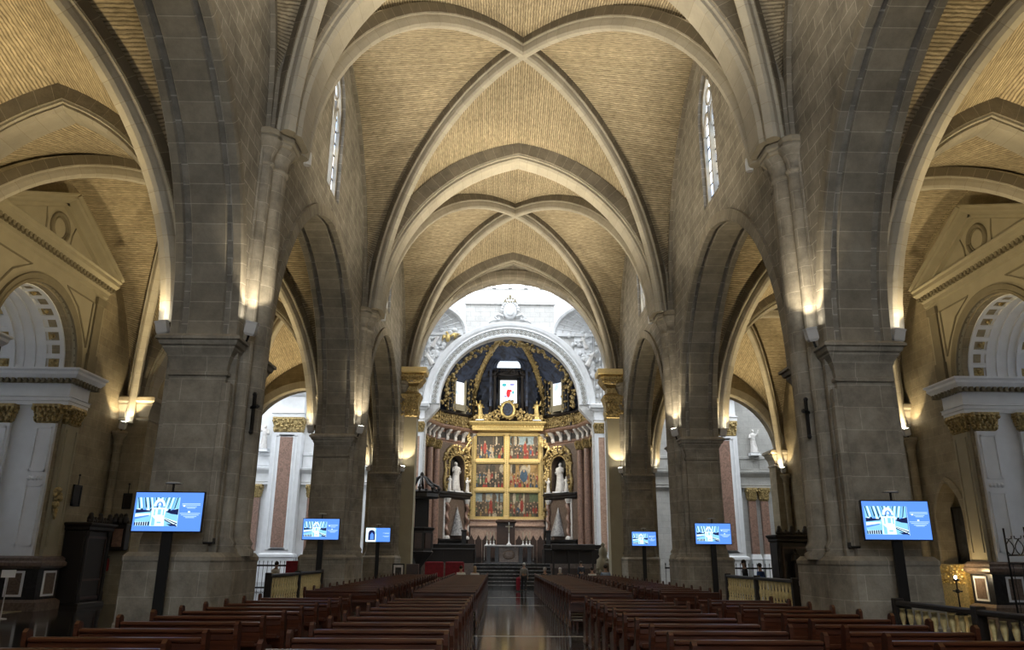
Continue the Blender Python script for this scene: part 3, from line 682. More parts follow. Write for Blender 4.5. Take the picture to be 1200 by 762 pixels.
    for s in (-1, 1):
        pts = [(YC + s * .85, 13.8), (YC + s * 3.1, 13.8), (YC + s * 1.05, 14.75), (YC + s * .9, 14.3)]
        m.tube([(X(.14), a, z) for a, z in pts + pts[:1]], .045, 5)
    B(m, 'oculus_moulding', 'beige_dark')
    # barrel soffit with two bands of coffers
    def soff(u, v): a = PI * u; return Vector((X(-.0 - 3.7 * v), YC - RA * math.cos(a), 9.2 + RA * math.sin(a)))
    m = MB(); m.smooth = True; m.grid(soff, 40, 6); B(m, 'arch_soffit', 'stucco')
    for p0 in (-.35, -2.35):
        m = MB()
        for s, w in ((0, .09), (.72, .09)):
            q = p0 - s; m.sweep([(X(q), YC - RA * math.cos(PI * k / 40), 9.2 + RA * math.sin(PI * k / 40)) for k in range(41)], (1, 0, 0), [(-w, .01), (-w, -.09), (w, -.09), (w, .01)])
        for k in range(15):
            a = PI * (k + .5) / 15
            for e, dst in ((.0, m),):
                c = Vector((X(p0 - .36), YC - RA * math.cos(a), 9.2 + RA * math.sin(a)))
            Mx = Matrix.Translation(c) @ Matrix.Rotation(-(a - PI / 2), 4, 'X')
            for e in (-.235, .235): m.box(-.32, .32, e - .06, e + .06, -.09, .02, Mx)
            if k % 2: continue
            cf = MB(); cf.box(-.2, .2, -.16, .16, -.02, .02, Mx)
            cf.ball(c + Vector((0, math.cos(a) * .06, -math.sin(a) * .06)), .1, 6, 4); B(cf, 'coffer', 'old_gold')
        B(m, 'coffer_band', 'stucco')
    for q in (-1.5, -1.95):
        m = MB(); m.sweep([(X(q), YC - RA * math.cos(PI * k / 40), 9.2 + RA * math.sin(PI * k / 40)) for k in range(41)], (1, 0, 0), [(-.05, .01), (-.05, -.05), (.05, -.05), (.05, .01)]); B(m, 'soffit_rib', 'stucco')
    # entablature wraps from the wall face round into the reveal
    PR = [(.0, 7.75), (.05, 7.76), (.05, 7.9), (.09, 7.92), (.09, 8.05), (.13, 8.08), (.02, 8.12), (.02, 8.6), (.1, 8.65), (.1, 8.74), (.3, 8.8), (.42, 8.95), (.42, 9.05), (.5, 9.12), (.5, 9.19), (.0, 9.22)]
    for s in (-1, 1):
        yj = YC + s * RA; m = MB()
        def ring(e): return [(X(-6.0), yj + .05 * s), (X(-6.0), yj - s * e), (X(.15 + e), yj - s * e), (X(.15 + e), yj + s * (1.4 + e)), (X(-.02), yj + s * (1.4 + e)), (X(-.02), yj + .05 * s)]
        m.stack([(ring(e), z) for e, z in PR]); B(m, 'entablature', 'stucco')
        m = MB()
        for k in range(26):
            q = -5.7 + k * .24; m.box(min(X(q), X(q + .12)), max(X(q), X(q + .12)), min(yj - s * .1, yj - s * .3), max(yj - s * .1, yj - s * .3), 8.62, 8.8)
        for k in range(8): yy = yj + s * (-.1 + k * .24); bx(m, .2, .45, min(yy, yy + s * .12), max(yy, yy + s * .12), 8.62, 8.8)
        m.box(min(X(-5.8), X(.2)), max(X(-5.8), X(.2)), min(yj - s * .1, yj - s * .14), max(yj - s * .1, yj - s * .14), 8.62, 8.8); bx(m, .15, .22, min(yj - s * .14, yj + s * 1.6), max(yj - s * .14, yj + s * 1.6), 8.62, 8.8); B(m, 'dentils', 'beige_dark')
        # pilasters on the reveal and on the face
        for q0, q1 in ((-.95, -.1), (-2.75, -1.9), (-4.6, -3.75)):
            m = MB(); y0, y1 = sorted((yj, yj - s * .14)); xa, xb = sorted((X(q0), X(q1)))
            m.box(xa, xb, y0, y1, 1.95, 7.0)
            i0, i1 = sorted((yj - s * .14, yj - s * .175))
            for zz in ((2.3, 4.6), (5.1, 6.85)):
                for (a0, a1, b0, b1) in ((xa + .1, xa + .17, *zz), (xb - .17, xb - .1, *zz), (xa + .1, xb - .1, zz[0], zz[0] + .07), (xa + .1, xb - .1, zz[1] - .07, zz[1])): m.box(a0, a1, i0, i1, b0, b1)
            for k in range(4): m.ball((xa + .2 + k * (xb - xa - .4) / 3, yj - s * .15, 4.85), .09, 6, 4)
            pl = B(m, 'pilaster', 'stucco')
            m = MB(); corinthian(m, xa + .04, xb - .04, y0, y1, 7.0, 7.75, int(abs(q0 * 10))); o = m.build('pilaster_capital', 'old_gold'); o.parent = pl; o.matrix_parent_inverse = Matrix()
        m = MB(); y0, y1 = sorted((yj + s * .1, yj + s * 1.1)); xa, xb = sorted((X(.02), X(.16)))
        m.box(xa, xb, y0, y1, 1.95, 7.0)
        for a0, a1 in ((y0 + .1, y0 + .17), (y1 - .17, y1 - .1)): bx(m, .15, .2, a0, a1, 2.3, 6.8)
        pl = B(m, 'pilaster', 'beige_stucco')
        m = MB(); corinthian(m, xa, xb, y0 + .05, y1 - .05, 7.0, 7.75, 5); o = m.build('pilaster_capital', 'old_gold'); o.parent = pl
        # marble pedestal under the pilasters
        m = MB()
        def ring2(e): return [(X(-6.0), yj + .05 * s), (X(-6.0), yj - s * (.2 + e)), (X(.3 + e), yj - s * (.2 + e)), (X(.3 + e), yj + s * (1.25 + e)), (X(-.02), yj + s * (1.25 + e)), (X(-.02), yj + .05 * s)]
        m.stack([(ring2(e), z) for e, z in ((.12, 0), (.12, .3), (.0, .4))]); m.stack([(ring2(e), z) for e, z in ((.0, 1.5), (.14, 1.6), (.14, 1.72), (.08, 1.78), (.08, 1.88), (.0, 1.96))])
        pd = B(m, 'pedestal', 'brown_marble')
        m = MB(); m.stack([(ring2(-.02), .4), (ring2(-.02), 1.5)]); m.build('pedestal_die', 'black_marble', pd)
        for q in (-.55, -2.3, -4.1):
            m = MB(); m2 = MB()
            i0, i1 = sorted((yj - s * .18, yj - s * .205)); j0, j1 = sorted((yj - s * .18, yj - s * .215))
            m.box(X(q) - .34, X(q) + .34, i0, i1, .5, 1.42); m2.box(X(q) - .25, X(q) + .25, j0, j1, .58, 1.34); m.build('panel_border', 'stucco', pd); m2.build('panel', 'brown_marble', pd)
        m = MB(); m2 = MB(); yy = yj + s * .6; bx(m, .25, .31, yy - .42, yy + .42, .5, 1.42); bx(m2, .25, .32, yy - .32, yy + .32, .58, 1.34)
        m.build('panel_border', 'stucco', pd); m2.build('panel', 'brown_marble', pd)
    return t
for sg in (-1, 1): chapel(sg)
# chapel rooms behind the arches, lit from their open lanterns
for sg, nm in ((-1, 'left'), (1, 'right')):
    m = MB(); x0, x1 = XO + 6.2, XO + 13
    def wall(a0, a1, b0, b1, h=14): m.box(min(sg * a0, sg * a1), max(sg * a0, sg * a1), b0, b1, 0, h)
    wall(x1, x1 + .3, 22, 33.5); wall(XO + .8, x1, 33.2, 33.5); wall(XO + .8, x1, 22, 22.3)
    wall(XO + .8, x0, 30.5, 33.4, 9.2); wall(XO + .8, x0, 22.1, 25.0, 9.2)
    struct(m.build('wall_%s_chapel' % nm, 'stucco'))
    m = MB(); yy = 33.2
    for k in range(4):
        xx = sg * (XO + 2.2 + k * 2.6); m.box(xx - .3, xx + .3, yy - .15, yy, 9.2, 13)
        m.box(sg * x1 - .15, sg * x1 + .15, 23.6 + k * 2.6, 24.2 + k * 2.6, 0, 12.6)
    for xx, r in ((sg * (XO + 7), 2.3),):
        m.tube([(xx + r * math.cos(PI * k / 20), yy - .05, 9.2 + r * math.sin(PI * k / 20)) for k in range(21)], .13, 6)
        m.tube([(xx + r * .8 * math.cos(PI * k / 20), yy - .05, 9.2 + r * .8 * math.sin(PI * k / 20)) for k in range(21)], .07, 6)
    m.box(*sorted((sg * (XO + .8), sg * x1)), yy - .3, yy, 13, 13.5); m.box(*sorted((sg * (x1 - .3), sg * x1)), 22, 33.5, 12.6, 13.1)
    trim(m, 'stucco', 'white plaster pilasters and blind arch inside the %s chapel' % nm)
    m = MB(); m.box(*sorted((sg * (XO + .8), sg * (x1 - 2.5))), 22, 33.4, 14, 14.2)
    struct(m.build('ceiling_%s_chapel' % nm, 'stucco'))
# ------------------------------------------------------------------ crossing, transept and presbytery
def W(mb, name, mat, t):
    """part built in world coordinates under a thing (or under one of its parts)"""
    o = mb.build(name, mat); o.parent = t
    if t.parent is None: o.matrix_parent_inverse = Matrix.Translation(-t.location)
    return o
YB = 66.0
def arcpts(cx, cz, r, n=36, a0=0, a1=PI, rz=None):
    return [(cx - r * math.cos(a0 + (a1 - a0) * k / n), cz + (rz or r) * math.sin(a0 + (a1 - a0) * k / n)) for k in range(n + 1)]
# back wall with presbytery arch and lantern windows
arch = [(-7.3, .02), (-7.3, 13.3), (-6.15, 14.6), (-6.15, 14.9)] + arcpts(0, 14.9, 6.15)[1:-1] + [(6.15, 14.9), (6.15, 14.6), (7.3, 13.3), (7.3, .02)]
m = MB(); m.plate([(-9.3, 0), (9.3, 0), (9.3, 24.3), (-9.3, 24.3)], [arch], lambda a, z, d: Vector((a, YB + d, z)), .9)
for k in range(7): x = -4.4 + k * 1.4667; m.box(x - .17, x + .17, YB, YB + .6, 24.3, 29)
m.box(-9.3, -4.4, YB, YB + .9, 24.3, 29); m.box(4.4, 9.3, YB, YB + .9, 24.3, 29); m.box(-9.3, 9.3, YB, YB + .9, 29, 32)
m.box(-4.6, 4.6, YB - .2, YB + .6, 24.1, 24.35)
m.box(-4.5, 4.5, YB, YB + .3, 25.6, 25.7)
struct(m.build('wall_presbytery', 'lantern_stone'))
# side walls of the crossing with big arches to the transept arms
for sg, nm in ((-1, 'left'), (1, 'right')):
    hole = [(53.2, .02), (53.2, 14.4)] + [(59.2 - 6.0 * math.cos(PI * k / 24), 14.4 + 6.0 * math.sin(PI * k / 24)) for k in range(1, 24)] + [(65.2, 14.4), (65.2, .02)]
    m = MB(); m.plate([(D3 + 1, 0), (YB, 0), (YB, 25), (D3 + 1, 25)], [hole], lambda a, z, d: Vector((sg * (8.2 + d), a, z)), .9)
    struct(m.build('wall_crossing_%s' % nm, 'lantern_stone'))
    m = MB()
    for k in range(9):                                              # carved rosettes up the corner pilasters
        z = 13.9 + k * .8
        m.ball((sg * 7.78, YB - .12, z + 1), (.16, .1, .2), 7, 5); m.ball((sg * 8.05, YB - .5, z + 1), (.1, .16, .2), 7, 5)
    m.box(*sorted((sg * 7.5, sg * 7.56)), YB - .14, YB, 14.8, 22); m.box(*sorted((sg * 8.1, sg * 8.16)), YB - .14, YB, 14.8, 22)
    trim(m, 'white_stone', 'white corner pilaster with carved rosettes on the %s side of the altar arch' % nm)
    # squinch: fan of courses in a corner under the lantern
    ap = Vector((sg * 8.1, YB - .05, 21.35)); A = Vector((sg * 8.1, YB - 3.9, 21.35)); Bp = Vector((sg * 4.0, YB - .05, 21.35)); c = (A + Bp) / 2; ax = (Bp - A) / 2; r = ax.length
    rim = [c - ax * math.cos(PI * k / 12) + Vector((0, 0, r * .7 * math.sin(PI * k / 12))) for k in range(13)]
    m = MB()
    for k in range(12):
        for j in range(5):
            p = lambda q, t: ap + (q - ap) * t
            t0, t1 = .12 + j * .176, .12 + (j + 1) * .176 - .02; h = .05 * (j % 2)
            m.add([p(rim[k], t0), p(rim[k + 1], t0), p(rim[k + 1], t1), p(rim[k], t1)], [(0, 1, 2, 3)])
        dv = Vector((-sg, -1, 0)).normalized() * .1
        m.tube([ap.lerp(rim[k], .15), rim[k]], [.03, .09], 5)
    m.tube(rim, .22, 6); m.tube([p + Vector((0, 0, .35)) for p in rim], .1, 6)
    q = [A + Vector((0, 0, 0)), Bp, Bp + Vector((0, 0, 9)), A + Vector((0, 0, 9))]
    nn = 12; vs = list(rim) + [Vector((p.x, p.y, 29)) for p in rim]
    m.add(vs, [(i, i + 1, i + 14, i + 13) for i in range(12)])
    m.box(*sorted((sg * 4.2, sg * 8.1)), YB - .3, YB, 21.1, 21.35)
    struct(m.build('trim_squinch_%s' % nm, 'white_stone'), 'fan shaped squinch of white stone under the lantern, %s corner' % nm)
# archivolt with egg ornament
m = MB(); m.smooth = False
pth = [(-6.8 * math.cos(PI * k / 48), YB, 14.9 + 6.8 * math.sin(PI * k / 48)) for k in range(49)]
m.sweep(pth, (0, -1, 0), [(-.05, -.66), (.18, -.66), (.22, -.5), (.10, -.42), (.10, .02), (.24, .08), (.2, .2), (.3, .36), (.34, .6), (.34, .72), (-.05, .74)])
ao = struct(m.build('trim_altar_arch', 'white_stone'), 'white moulded arch with egg ornament round the altar recess')
m = MB(); m.smooth = True
for k in range(50):
    a = PI * (k + .5) / 50; c = Vector((-6.6 * math.cos(a), YB - .13, 14.9 + 6.6 * math.sin(a)))
    m.tube([c + Vector((.17 * math.cos(2 * PI * j / 10), -.02, .17 * math.sin(2 * PI * j / 10))) for j in range(11)], .028, 4, False)
    m.ball(c, (.09, .06, .09), 6, 4)
m.build('egg_ornament', 'egg_grey', ao)
# jambs, entablature blocks and panelled pilasters beside the altar
for sg, nm in ((-1, 'left'), (1, 'right')):
    t = thing('panelled_pilaster', 'white pilaster with pink marble panel on the %s side of the altar arch' % nm, 'pilaster', (sg * 8.0, YB - .5, 0), 0, 'panelled pilasters flanking the altar arch')
    xa, xb = (7.4, 9.0); X0, X1 = sorted((sg * xa, sg * xb))
    m = MB(); m.box(X0, X1, YB - .55, YB - .02, 2.1, 12.3); m.stack([([(X0 - e, YB - .55 - e), (X1 + e, YB - .55 - e), (X1 + e, YB), (X0 - e, YB)], z) for e, z in ((.2, 0), (.2, 1.5), (.15, 1.7), (.05, 1.9), (.02, 2.1))]); W(m, 'shaft', 'stucco', t)
    m = MB(); cx = (X0 + X1) / 2
    m.box(cx - .52, cx + .52, YB - .58, YB - .5, 2.5, 11.95); W(m, 'marble_panel', 'pink_marble', t)
    m = MB()
    for a0, a1, b0, b1 in ((cx - .66, cx - .52, 2.4, 12.1), (cx + .52, cx + .66, 2.4, 12.1), (cx - .52, cx + .52, 2.4, 2.5), (cx - .52, cx + .52, 11.95, 12.1)): m.box(a0, a1, YB - .62, YB - .5, b0, b1)
    W(m, 'panel_frame', 'white_stone', t)
    m = MB(); corinthian(m, X0 + .1, X1 - .1, YB - .6, YB - .1, 12.3, 13.2, 3); W(m, 'leaf_capital', 'old_gold', t)
    m = MB(); m.stack([([(X0 - e, YB - .6 - e), (X1 + e, YB - .6 - e), (X1 + e, YB), (X0 - e, YB)], z) for e, z in ((.05, 13.2), (.05, 13.4), (.12, 13.45), (.02, 13.5), (.02, 14.2), (.15, 14.25), (.2, 14.4), (.4, 14.5), (.45, 14.75), (.3, 14.85))]); W(m, 'entablature', 'white_stone', t)
# transept back wall with white architecture in daylight
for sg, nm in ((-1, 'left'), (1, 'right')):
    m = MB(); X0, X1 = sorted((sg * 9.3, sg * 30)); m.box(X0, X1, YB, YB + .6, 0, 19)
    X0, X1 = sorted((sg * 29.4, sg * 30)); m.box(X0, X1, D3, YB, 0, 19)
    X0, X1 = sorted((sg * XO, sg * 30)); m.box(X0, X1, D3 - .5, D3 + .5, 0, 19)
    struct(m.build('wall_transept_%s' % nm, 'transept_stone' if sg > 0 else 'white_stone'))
    # great pilaster
    cx = -18.9 if sg < 0 else 18.3
    t = thing('giant_pilaster', 'tall white pilaster with long red marble inlay in the %s transept' % nm, 'pilaster', (cx, YB - .9, 0), 0, 'red inlaid pilasters in the transept')
    Q = lambda e, w=1.25: [(cx - w - e, YB - 1.0 - e), (cx + w + e, YB - 1.0 - e), (cx + w + e, YB), (cx - w - e, YB)]
    m = MB(); m.stack([(Q(.1), 0), (Q(.1), 1.9), (Q(.2), 1.95), (Q(.2), 2.15), (Q(0), 2.25), (Q(0), 12.1)]); W(m, 'shaft', 'stucco', t)
    m = MB(); m.box(cx - .55, cx + .55, YB - 1.05, YB - .95, 2.7, 11.7); W(m, 'marble_inlay', 'red_marble', t)
    m = MB()
    for w in (.6, .9):
        for s in (-1, 1): m.box(cx + s * w - .05, cx + s * w + .05, YB - 1.07, YB - .95, 2.5, 11.9)
        m.box(cx - w, cx + w, YB - 1.07, YB - .95, 11.8, 11.9); m.box(cx - w, cx + w, YB - 1.07, YB - .95, 2.5, 2.6)
    W(m, 'inlay_frame', 'white_stone', t)
    m = MB(); corinthian(m, cx - 1.15, cx + 1.15, YB - 1.0, YB - .2, 12.1, 13.4, 9)
    for k in range(26): m.ball((cx + random.uniform(-1.25, 1.25), YB - 1.1, random.uniform(12.3, 13.3)), random.uniform(.08, .15), 6, 4)
    W(m, 'gilt_capital', 'old_gold', t)
    m = MB(); m.stack([(Q(.1), 13.4), (Q(.1), 13.7), (Q(.2), 13.75), (Q(.0), 13.85), (Q(.0), 15.2), (Q(.2), 15.3), (Q(.55), 15.6), (Q(.6), 15.85), (Q(.35), 15.95)]); W(m, 'entablature', 'white_stone', t)
    # lower order: cornice, side pilasters with red marble shafts and gilt capitals, arch
    m = MB()
    for xa, xb in (((-29.4, cx - 1.3), (cx + 1.3, -9.4)) if sg < 0 else ((9.4, cx - 1.3), (cx + 1.3, 29.4))):
        m.stack([([(xa, YB - e), (xb, YB - e), (xb, YB), (xa, YB)], z) for e, z in ((.3, 7.8), (.3, 8.0), (.36, 8.05), (.28, 8.1), (.28, 8.7), (.4, 8.8), (.65, 9.0), (.7, 9.15), (.4, 9.2))])
        m.stack([([(xa, YB - e), (xb, YB - e), (xb, YB), (xa, YB)], z) for e, z in ((.2, 9.2), (.2, 10.2), (.3, 10.25), (.3, 10.45), (.1, 10.5))])
        n = int((xb - xa) / 1.5)
        for k in range(n): x = xa + (k + .5) * (xb - xa) / n; m.box(x - .55, x + .55, YB - .26, YB, 9.4, 10.1)
    trim(m, 'transept_stone' if sg > 0 else 'white_stone', 'white cornice and panelled attic running along the %s transept wall' % nm)
    for px in ((-21.2, -16.6) if sg < 0 else (20.6, 21.65)):
        p = thing('marble_pilaster', 'slender red marble pilaster with gilt capital %s' % {-21.2: 'left of the tall inlaid one, left transept', -16.6: 'right of the tall inlaid one, left transept', 20.6: 'next to the tall inlaid one, right transept', 21.65: 'by the white arch, right transept'}[px], 'pilaster', (px, YB - .3, 0), 0, 'small red marble pilasters')
        m = MB(); m.box(px - .3, px + .3, YB - .4, YB, 2.4, 6.7); W(m, 'shaft', 'red_marble', p)
        m = MB(); m.stack([([(px - .3 - e, YB - .4 - e), (px + .3 + e, YB - .4 - e), (px + .3 + e, YB), (px - .3 - e, YB)], z) for e, z in ((.1, 0), (.1, 1.9), (.14, 2.0), (.05, 2.4))]); W(m, 'pedestal', 'white_stone', p)
        m = MB(); corinthian(m, px - .3, px + .3, YB - .42, YB - .1, 6.7, 7.8, 4); W(m, 'gilt_capital', 'old_gold', p)
# white arch with altarpiece, right transept
t = thing('side_altar', 'white arched side altar with dark reddish picture and carved lunette in the right transept', 'altar', (24.9, YB - .3, 0))
m = MB()
for r, e in ((2.15, .35), (1.75, .25)):
    m.sweep([(24.9 - 2.2, YB, 2.4)] + [(24.9 - 2.2 * math.cos(PI * k / 24) * r / 2.15, YB, 5.4 + 2.2 * math.sin(PI * k / 24) * r / 2.15) for k in range(25)] + [(24.9 + 2.2, YB, 2.4)], (0, -1, 0), [(e, -.16), (e, .16), (-.02, .16), (-.02, -.16)])
W(m, 'arch_frame', 'white_stone', t)
m = MB(); m.box(24.9 - 1.5, 24.9 + 1.5, YB - .12, YB, 2.4, 5.2); W(m, 'picture', 'brown_marble', t)
m = MB()
for s in (-1, 1): m.lathe([(.16, 2.4), (.13, 5.0), (.2, 5.2)], (24.9 + s * 1.3, YB - .25, 0), 10)
m.box(24.9 - 1.6, 24.9 + 1.6, YB - .35, YB, 5.2, 5.5)
for k in range(30): a = random.uniform(0, PI); r = random.uniform(.2, 1.5); m.ball((24.9 + r * math.cos(a), YB - .1, 5.6 + r * math.sin(a)), random.uniform(.06, .16), 6, 4)
W(m, 'carved_lunette', 'old_gold', t)
m = MB(); m.stack([([(24.9 - 1.9 - e, YB - 1.0 - e), (24.9 + 1.9 + e, YB - 1.0 - e), (24.9 + 1.9 + e, YB), (24.9 - 1.9 - e, YB)], z) for e, z in ((.1, 0), (.1, .2), (0, .3), (0, 1.9), (.12, 2.1), (.12, 2.4))]); W(m, 'altar_base', 'brown_marble', t)
# statues standing on the transept cornices
def statue_mesh(h, seed=0, arm=0, wide=1.):
    """robed standing figure: folded drapery, shoulders, bent arms, head"""
    rnd = random.Random(seed); m = MB(); m.smooth = True; n = 20
    prof = [(.0, .155), (.02, .165), (.2, .14), (.42, .115), (.56, .105), (.66, .12), (.76, .135), (.82, .12), (.845, .07), (.86, .042), (.875, .04)]
    vs = []; fs = []; ph = rnd.uniform(0, 6)
    for z, r in prof:
        for i in range(n):
            a = 2 * PI * i / n; fold = 1 + (.13 * math.sin(a * 6 + ph) + .06 * math.sin(a * 11)) * max(0, 1 - z / .8)
            vs.append((h * wide * r * fold * math.cos(a) + h * .02 * math.sin(z * 5 + ph), h * wide * r * .72 * fold * math.sin(a), z * h))
    for k in range(len(prof) - 1):
        for i in range(n): j = (i + 1) % n; fs.append((k * n + i, k * n + j, (k + 1) * n + j, (k + 1) * n + i))
    fs.append(tuple(range(n))[::-1]); m.add(vs, fs)
    m.ball((0, -.01 * h, .93 * h), (.05 * h, .058 * h, .07 * h), 12, 8)
    m.ball((0, -.065 * h, .92 * h), (.012 * h, .015 * h, .02 * h), 6, 4)
    m.ball((0, .012 * h, .95 * h), (.058 * h, .06 * h, .065 * h), 10, 6)
    for s in (-1, 1):
        up_ = arm if s > 0 else -arm
        e = Vector((s * .17 * h, -.04 * h, (.62 + .12 * max(0, up_)) * h)); hnd = Vector((s * (.1 + .1 * max(0, up_)) * h, -.14 * h, (.66 + .3 * max(0, up_)) * h))
        m.tube([(s * .11 * h, 0, .79 * h), e, hnd], [.05 * h, .045 * h, .025 * h], 8); m.ball(hnd, .024 * h, 6, 5)
    return m
def statue(label, loc, h, mat, seed, arm=0, rz=0, group=None, base=.25, wide=1., cat='statue'):
    t = thing('statue', label, cat, loc, rz, group)
    m = statue_mesh(h, seed, arm, wide); m.v = [(x, y, z + base) for x, y, z in m.v]; m.build('figure', mat, t)
    m = MB(); w = .2 * h; m.stack([([(-w - e, -w - e), (w + e, -w - e), (w + e, w + e), (-w - e, w + e)], z) for e, z in ((.04, 0), (.04, base * .3), (0, base * .4), (0, base * .85), (.03, base))]); m.build('plinth', 'white_stone', t)
    return t
statue('white standing statue on the cornice of the right transept wall', (21.1, YB - .45, 10.5), 2.0, 'statue_marble', 3, 1)
statue('white standing statue on the cornice of the left transept wall', (-20.95, YB - .45, 10.5), 2.0, 'statue_marble', 5, -1)
# carved crest over the altar arch
t = thing('carved_crest', 'cream carved crest with crown and scrolls over the top of the white altar arch', 'crest', (0, YB - .3, 22.4))
m = MB(); m.smooth = True
m.ball((0, -.05, 1.0), (.62, .2, .8), 16, 10); m.ball((0, -.2, 1.0), (.42, .14, .55), 14, 8)
for k in range(11): a = PI * k / 10; m.ball((.75 * math.cos(a), -.08, 1.05 + .8 * math.sin(a)), .13, 7, 5)
for s in (-1, 1):
    m.tube([(s * .6, 0, .5), (s * 1.1, -.05, .7), (s * 1.35, -.05, .4), (s * 1.15, -.05, .15), (s * .95, -.05, .35)], [.14, .13, .12, .1, .07], 8)
    m.tube([(s * .9, 0, .2), (s * 1.6, 0, .1), (s * 1.9, 0, -.15)], [.12, .1, .05], 7)
m.build('shield', 'white_stone', t)
m = MB(); m.smooth = True
for k in range(7): a = PI * k / 6; m.ball((.5 * math.cos(a), -.1, 1.9 + .32 * math.sin(a)), .11, 7, 5)
m.tube([(-.5, -.1, 1.85), (.5, -.1, 1.85)], .1, 7); m.ball((0, -.1, 2.4), .12, 7, 5)
m.build('crown', 'beige_stucco', t)
# spandrel reliefs
for sg, nm in ((-1, 'left'), (1, 'right')):
    t = thing('spandrel_relief', 'white carved group of figures and clouds in the %s spandrel of the altar arch' % nm, 'relief', (sg * 6.7, YB - .1, 18), 0, 'spandrel reliefs')
    rnd = random.Random(11 + sg)
    m = MB(); m.smooth = True
    for k in range(54):
        z = rnd.uniform(-.6, 3.6); lim = math.sqrt(max(0, 7.7 ** 2 - max(0, z + 3.1) ** 2)) if z + 3.1 < 7.6 else 3
        x = rnd.uniform(max(lim + .1, 4.9 + max(0, (2.2 - z)) * .5), 7.45)
        m.ball((sg * (x - 6.7), -.12, z), (rnd.uniform(.14, .32), .17, rnd.uniform(.12, .26)), 8, 5)
    m.box(*sorted((sg * -.9, sg * .75)), -.03, .06, -.7, 3.5); m.build('clouds', 'white_stone', t)
    for cx, cz, hh, a in ((.15, .3, 1.5, .5), (.2, 1.9, 1.3, -.4)):
        f = statue_mesh(hh, 4 + int(cz), 1); M = Matrix.Translation((sg * cx, -.3, cz)) @ Matrix.Rotation(sg * a, 4, 'Y')
        f.v = [tuple(M @ Vector(p)) for p in f.v]; f.build('carved_figure', 'statue_marble', t)
t = thing('gilded_eagle', 'small gilded eagle with spread wing left of the altar arch top', 'relief', (-5.35, YB - .45, 20.7))
m = MB(); m.smooth = True
m.ball((-.2, 0, .1), (.22, .16, .42), 10, 7); m.ball((-.3, -.08, .55), (.11, .12, .12), 8, 6); m.tube([(-.34, -.15, .55), (-.4, -.25, .5)], [.05, .01], 6)
m.build('body', 'gold', t)
m = MB(); m.smooth = True
for k in range(6): m.tube([(-.1, .05, .2), (.35, .02, .5 - k * .03), (.9 - k * .1, 0, .45 - k * .11)], [.1, .09, .03], 6)
for k in range(5): m.tube([(-.3, .05, .2), (-.6, .02, .35 - k * .07), (-.72, 0, .1 - k * .09)], [.09, .07, .02], 6)
m.build('wing', 'gold', t)
# ------------------------------------------------------------------ polygonal apse behind the altar
ZP = 1.6                                                            # presbytery floor
for c, k in (((.27, .045, .03), 'paint_red'), ((.05, .085, .13), 'paint_blue'), ((.36, .25, .16), 'paint_skin'), ((.38, .33, .24), 'paint_pale'), ((.045, .04, .03), 'paint_dark'), ((.10, .13, .07), 'paint_green'), ((.30, .19, .07), 'paint_ochre'), ((.22, .28, .30), 'paint_sky'), ((.10, .075, .05), 'paint_brown')):
    plain(k, c, .45, noise=.3, nscale=5)
WA = [(-8.4, 66.9), (-7.2, 71), (-3.6, 75.2), (3.6, 75.2), (7.2, 71), (8.4, 66.9)]
m = MB()
for i in range(5):
    a, b = Vector((*WA[i], 0)), Vector((*WA[i + 1], 0)); d = (b - a).normalized(); n = Vector((d.y, -d.x, 0)) * -1
    vs = [a, b, b + n * .4, a + n * .4]; m.add(vs + [v + Vector((0, 0, 15.4)) for v in vs], [(0, 1, 2, 3), (4, 5, 6, 7), (0, 1, 5, 4), (1, 2, 6, 5), (2, 3, 7, 6), (3, 0, 4, 7)])
struct(m.build('wall_apse', 'brown_marble'))
AP = Vector((0, 67.3, 21.9))
def vcurve(x, y, t, z0=15.4):
    c = 1 - math.cos(t); return Vector((x + (AP.x - x) * c, y + (AP.y - y) * c, z0 + (AP.z - z0) * math.sin(t)))
m = MB(); m.smooth = True
for i in range(5):
    a, b = WA[i], WA[i + 1]
    m.grid(lambda u, v: vcurve(a[0] + (b[0] - a[0]) * u, a[1] + (b[1] - a[1]) * u, v * PI / 2) + Vector((0, 0, 0)), 8, 14)
struct(m.build('ceiling_apse', 'fresco_blue'))
m = MB(); rnd = random.Random(5)
for i in (1, 2, 3, 4):
    pth = [vcurve(*WA[i], t * PI / 40) for t in range(0, 20)]
    m.smooth = False; m.tube([p * 1 + Vector((0, -.1, -.05)) for p in pth], .27, 6); m.smooth = True
    for j, p in enumerate(pth[1:]):
        for q in range(5): m.ball(p + Vector((rnd.uniform(-.3, .3), -.3 + rnd.uniform(-.1, .1), rnd.uniform(-.25, .25))), rnd.uniform(.07, .15), 6, 4)
trim(m, 'old_gold', 'gilded leafy ribs of the blue apse vault')
m = MB(); m.smooth = True; rnd = random.Random(8)
for k in range(120):                                                # gilded carving just behind the arch
    a = PI * (k + .5) / 120; r = 5.95 + rnd.uniform(-.35, .1)
    m.ball((-r * math.cos(a), 67.1 + rnd.uniform(-.1, .2), 14.9 + r * math.sin(a)), rnd.uniform(.1, .22), 6, 4)
trim(m, 'old_gold', 'gilded carving lining the inner edge of the white altar arch')
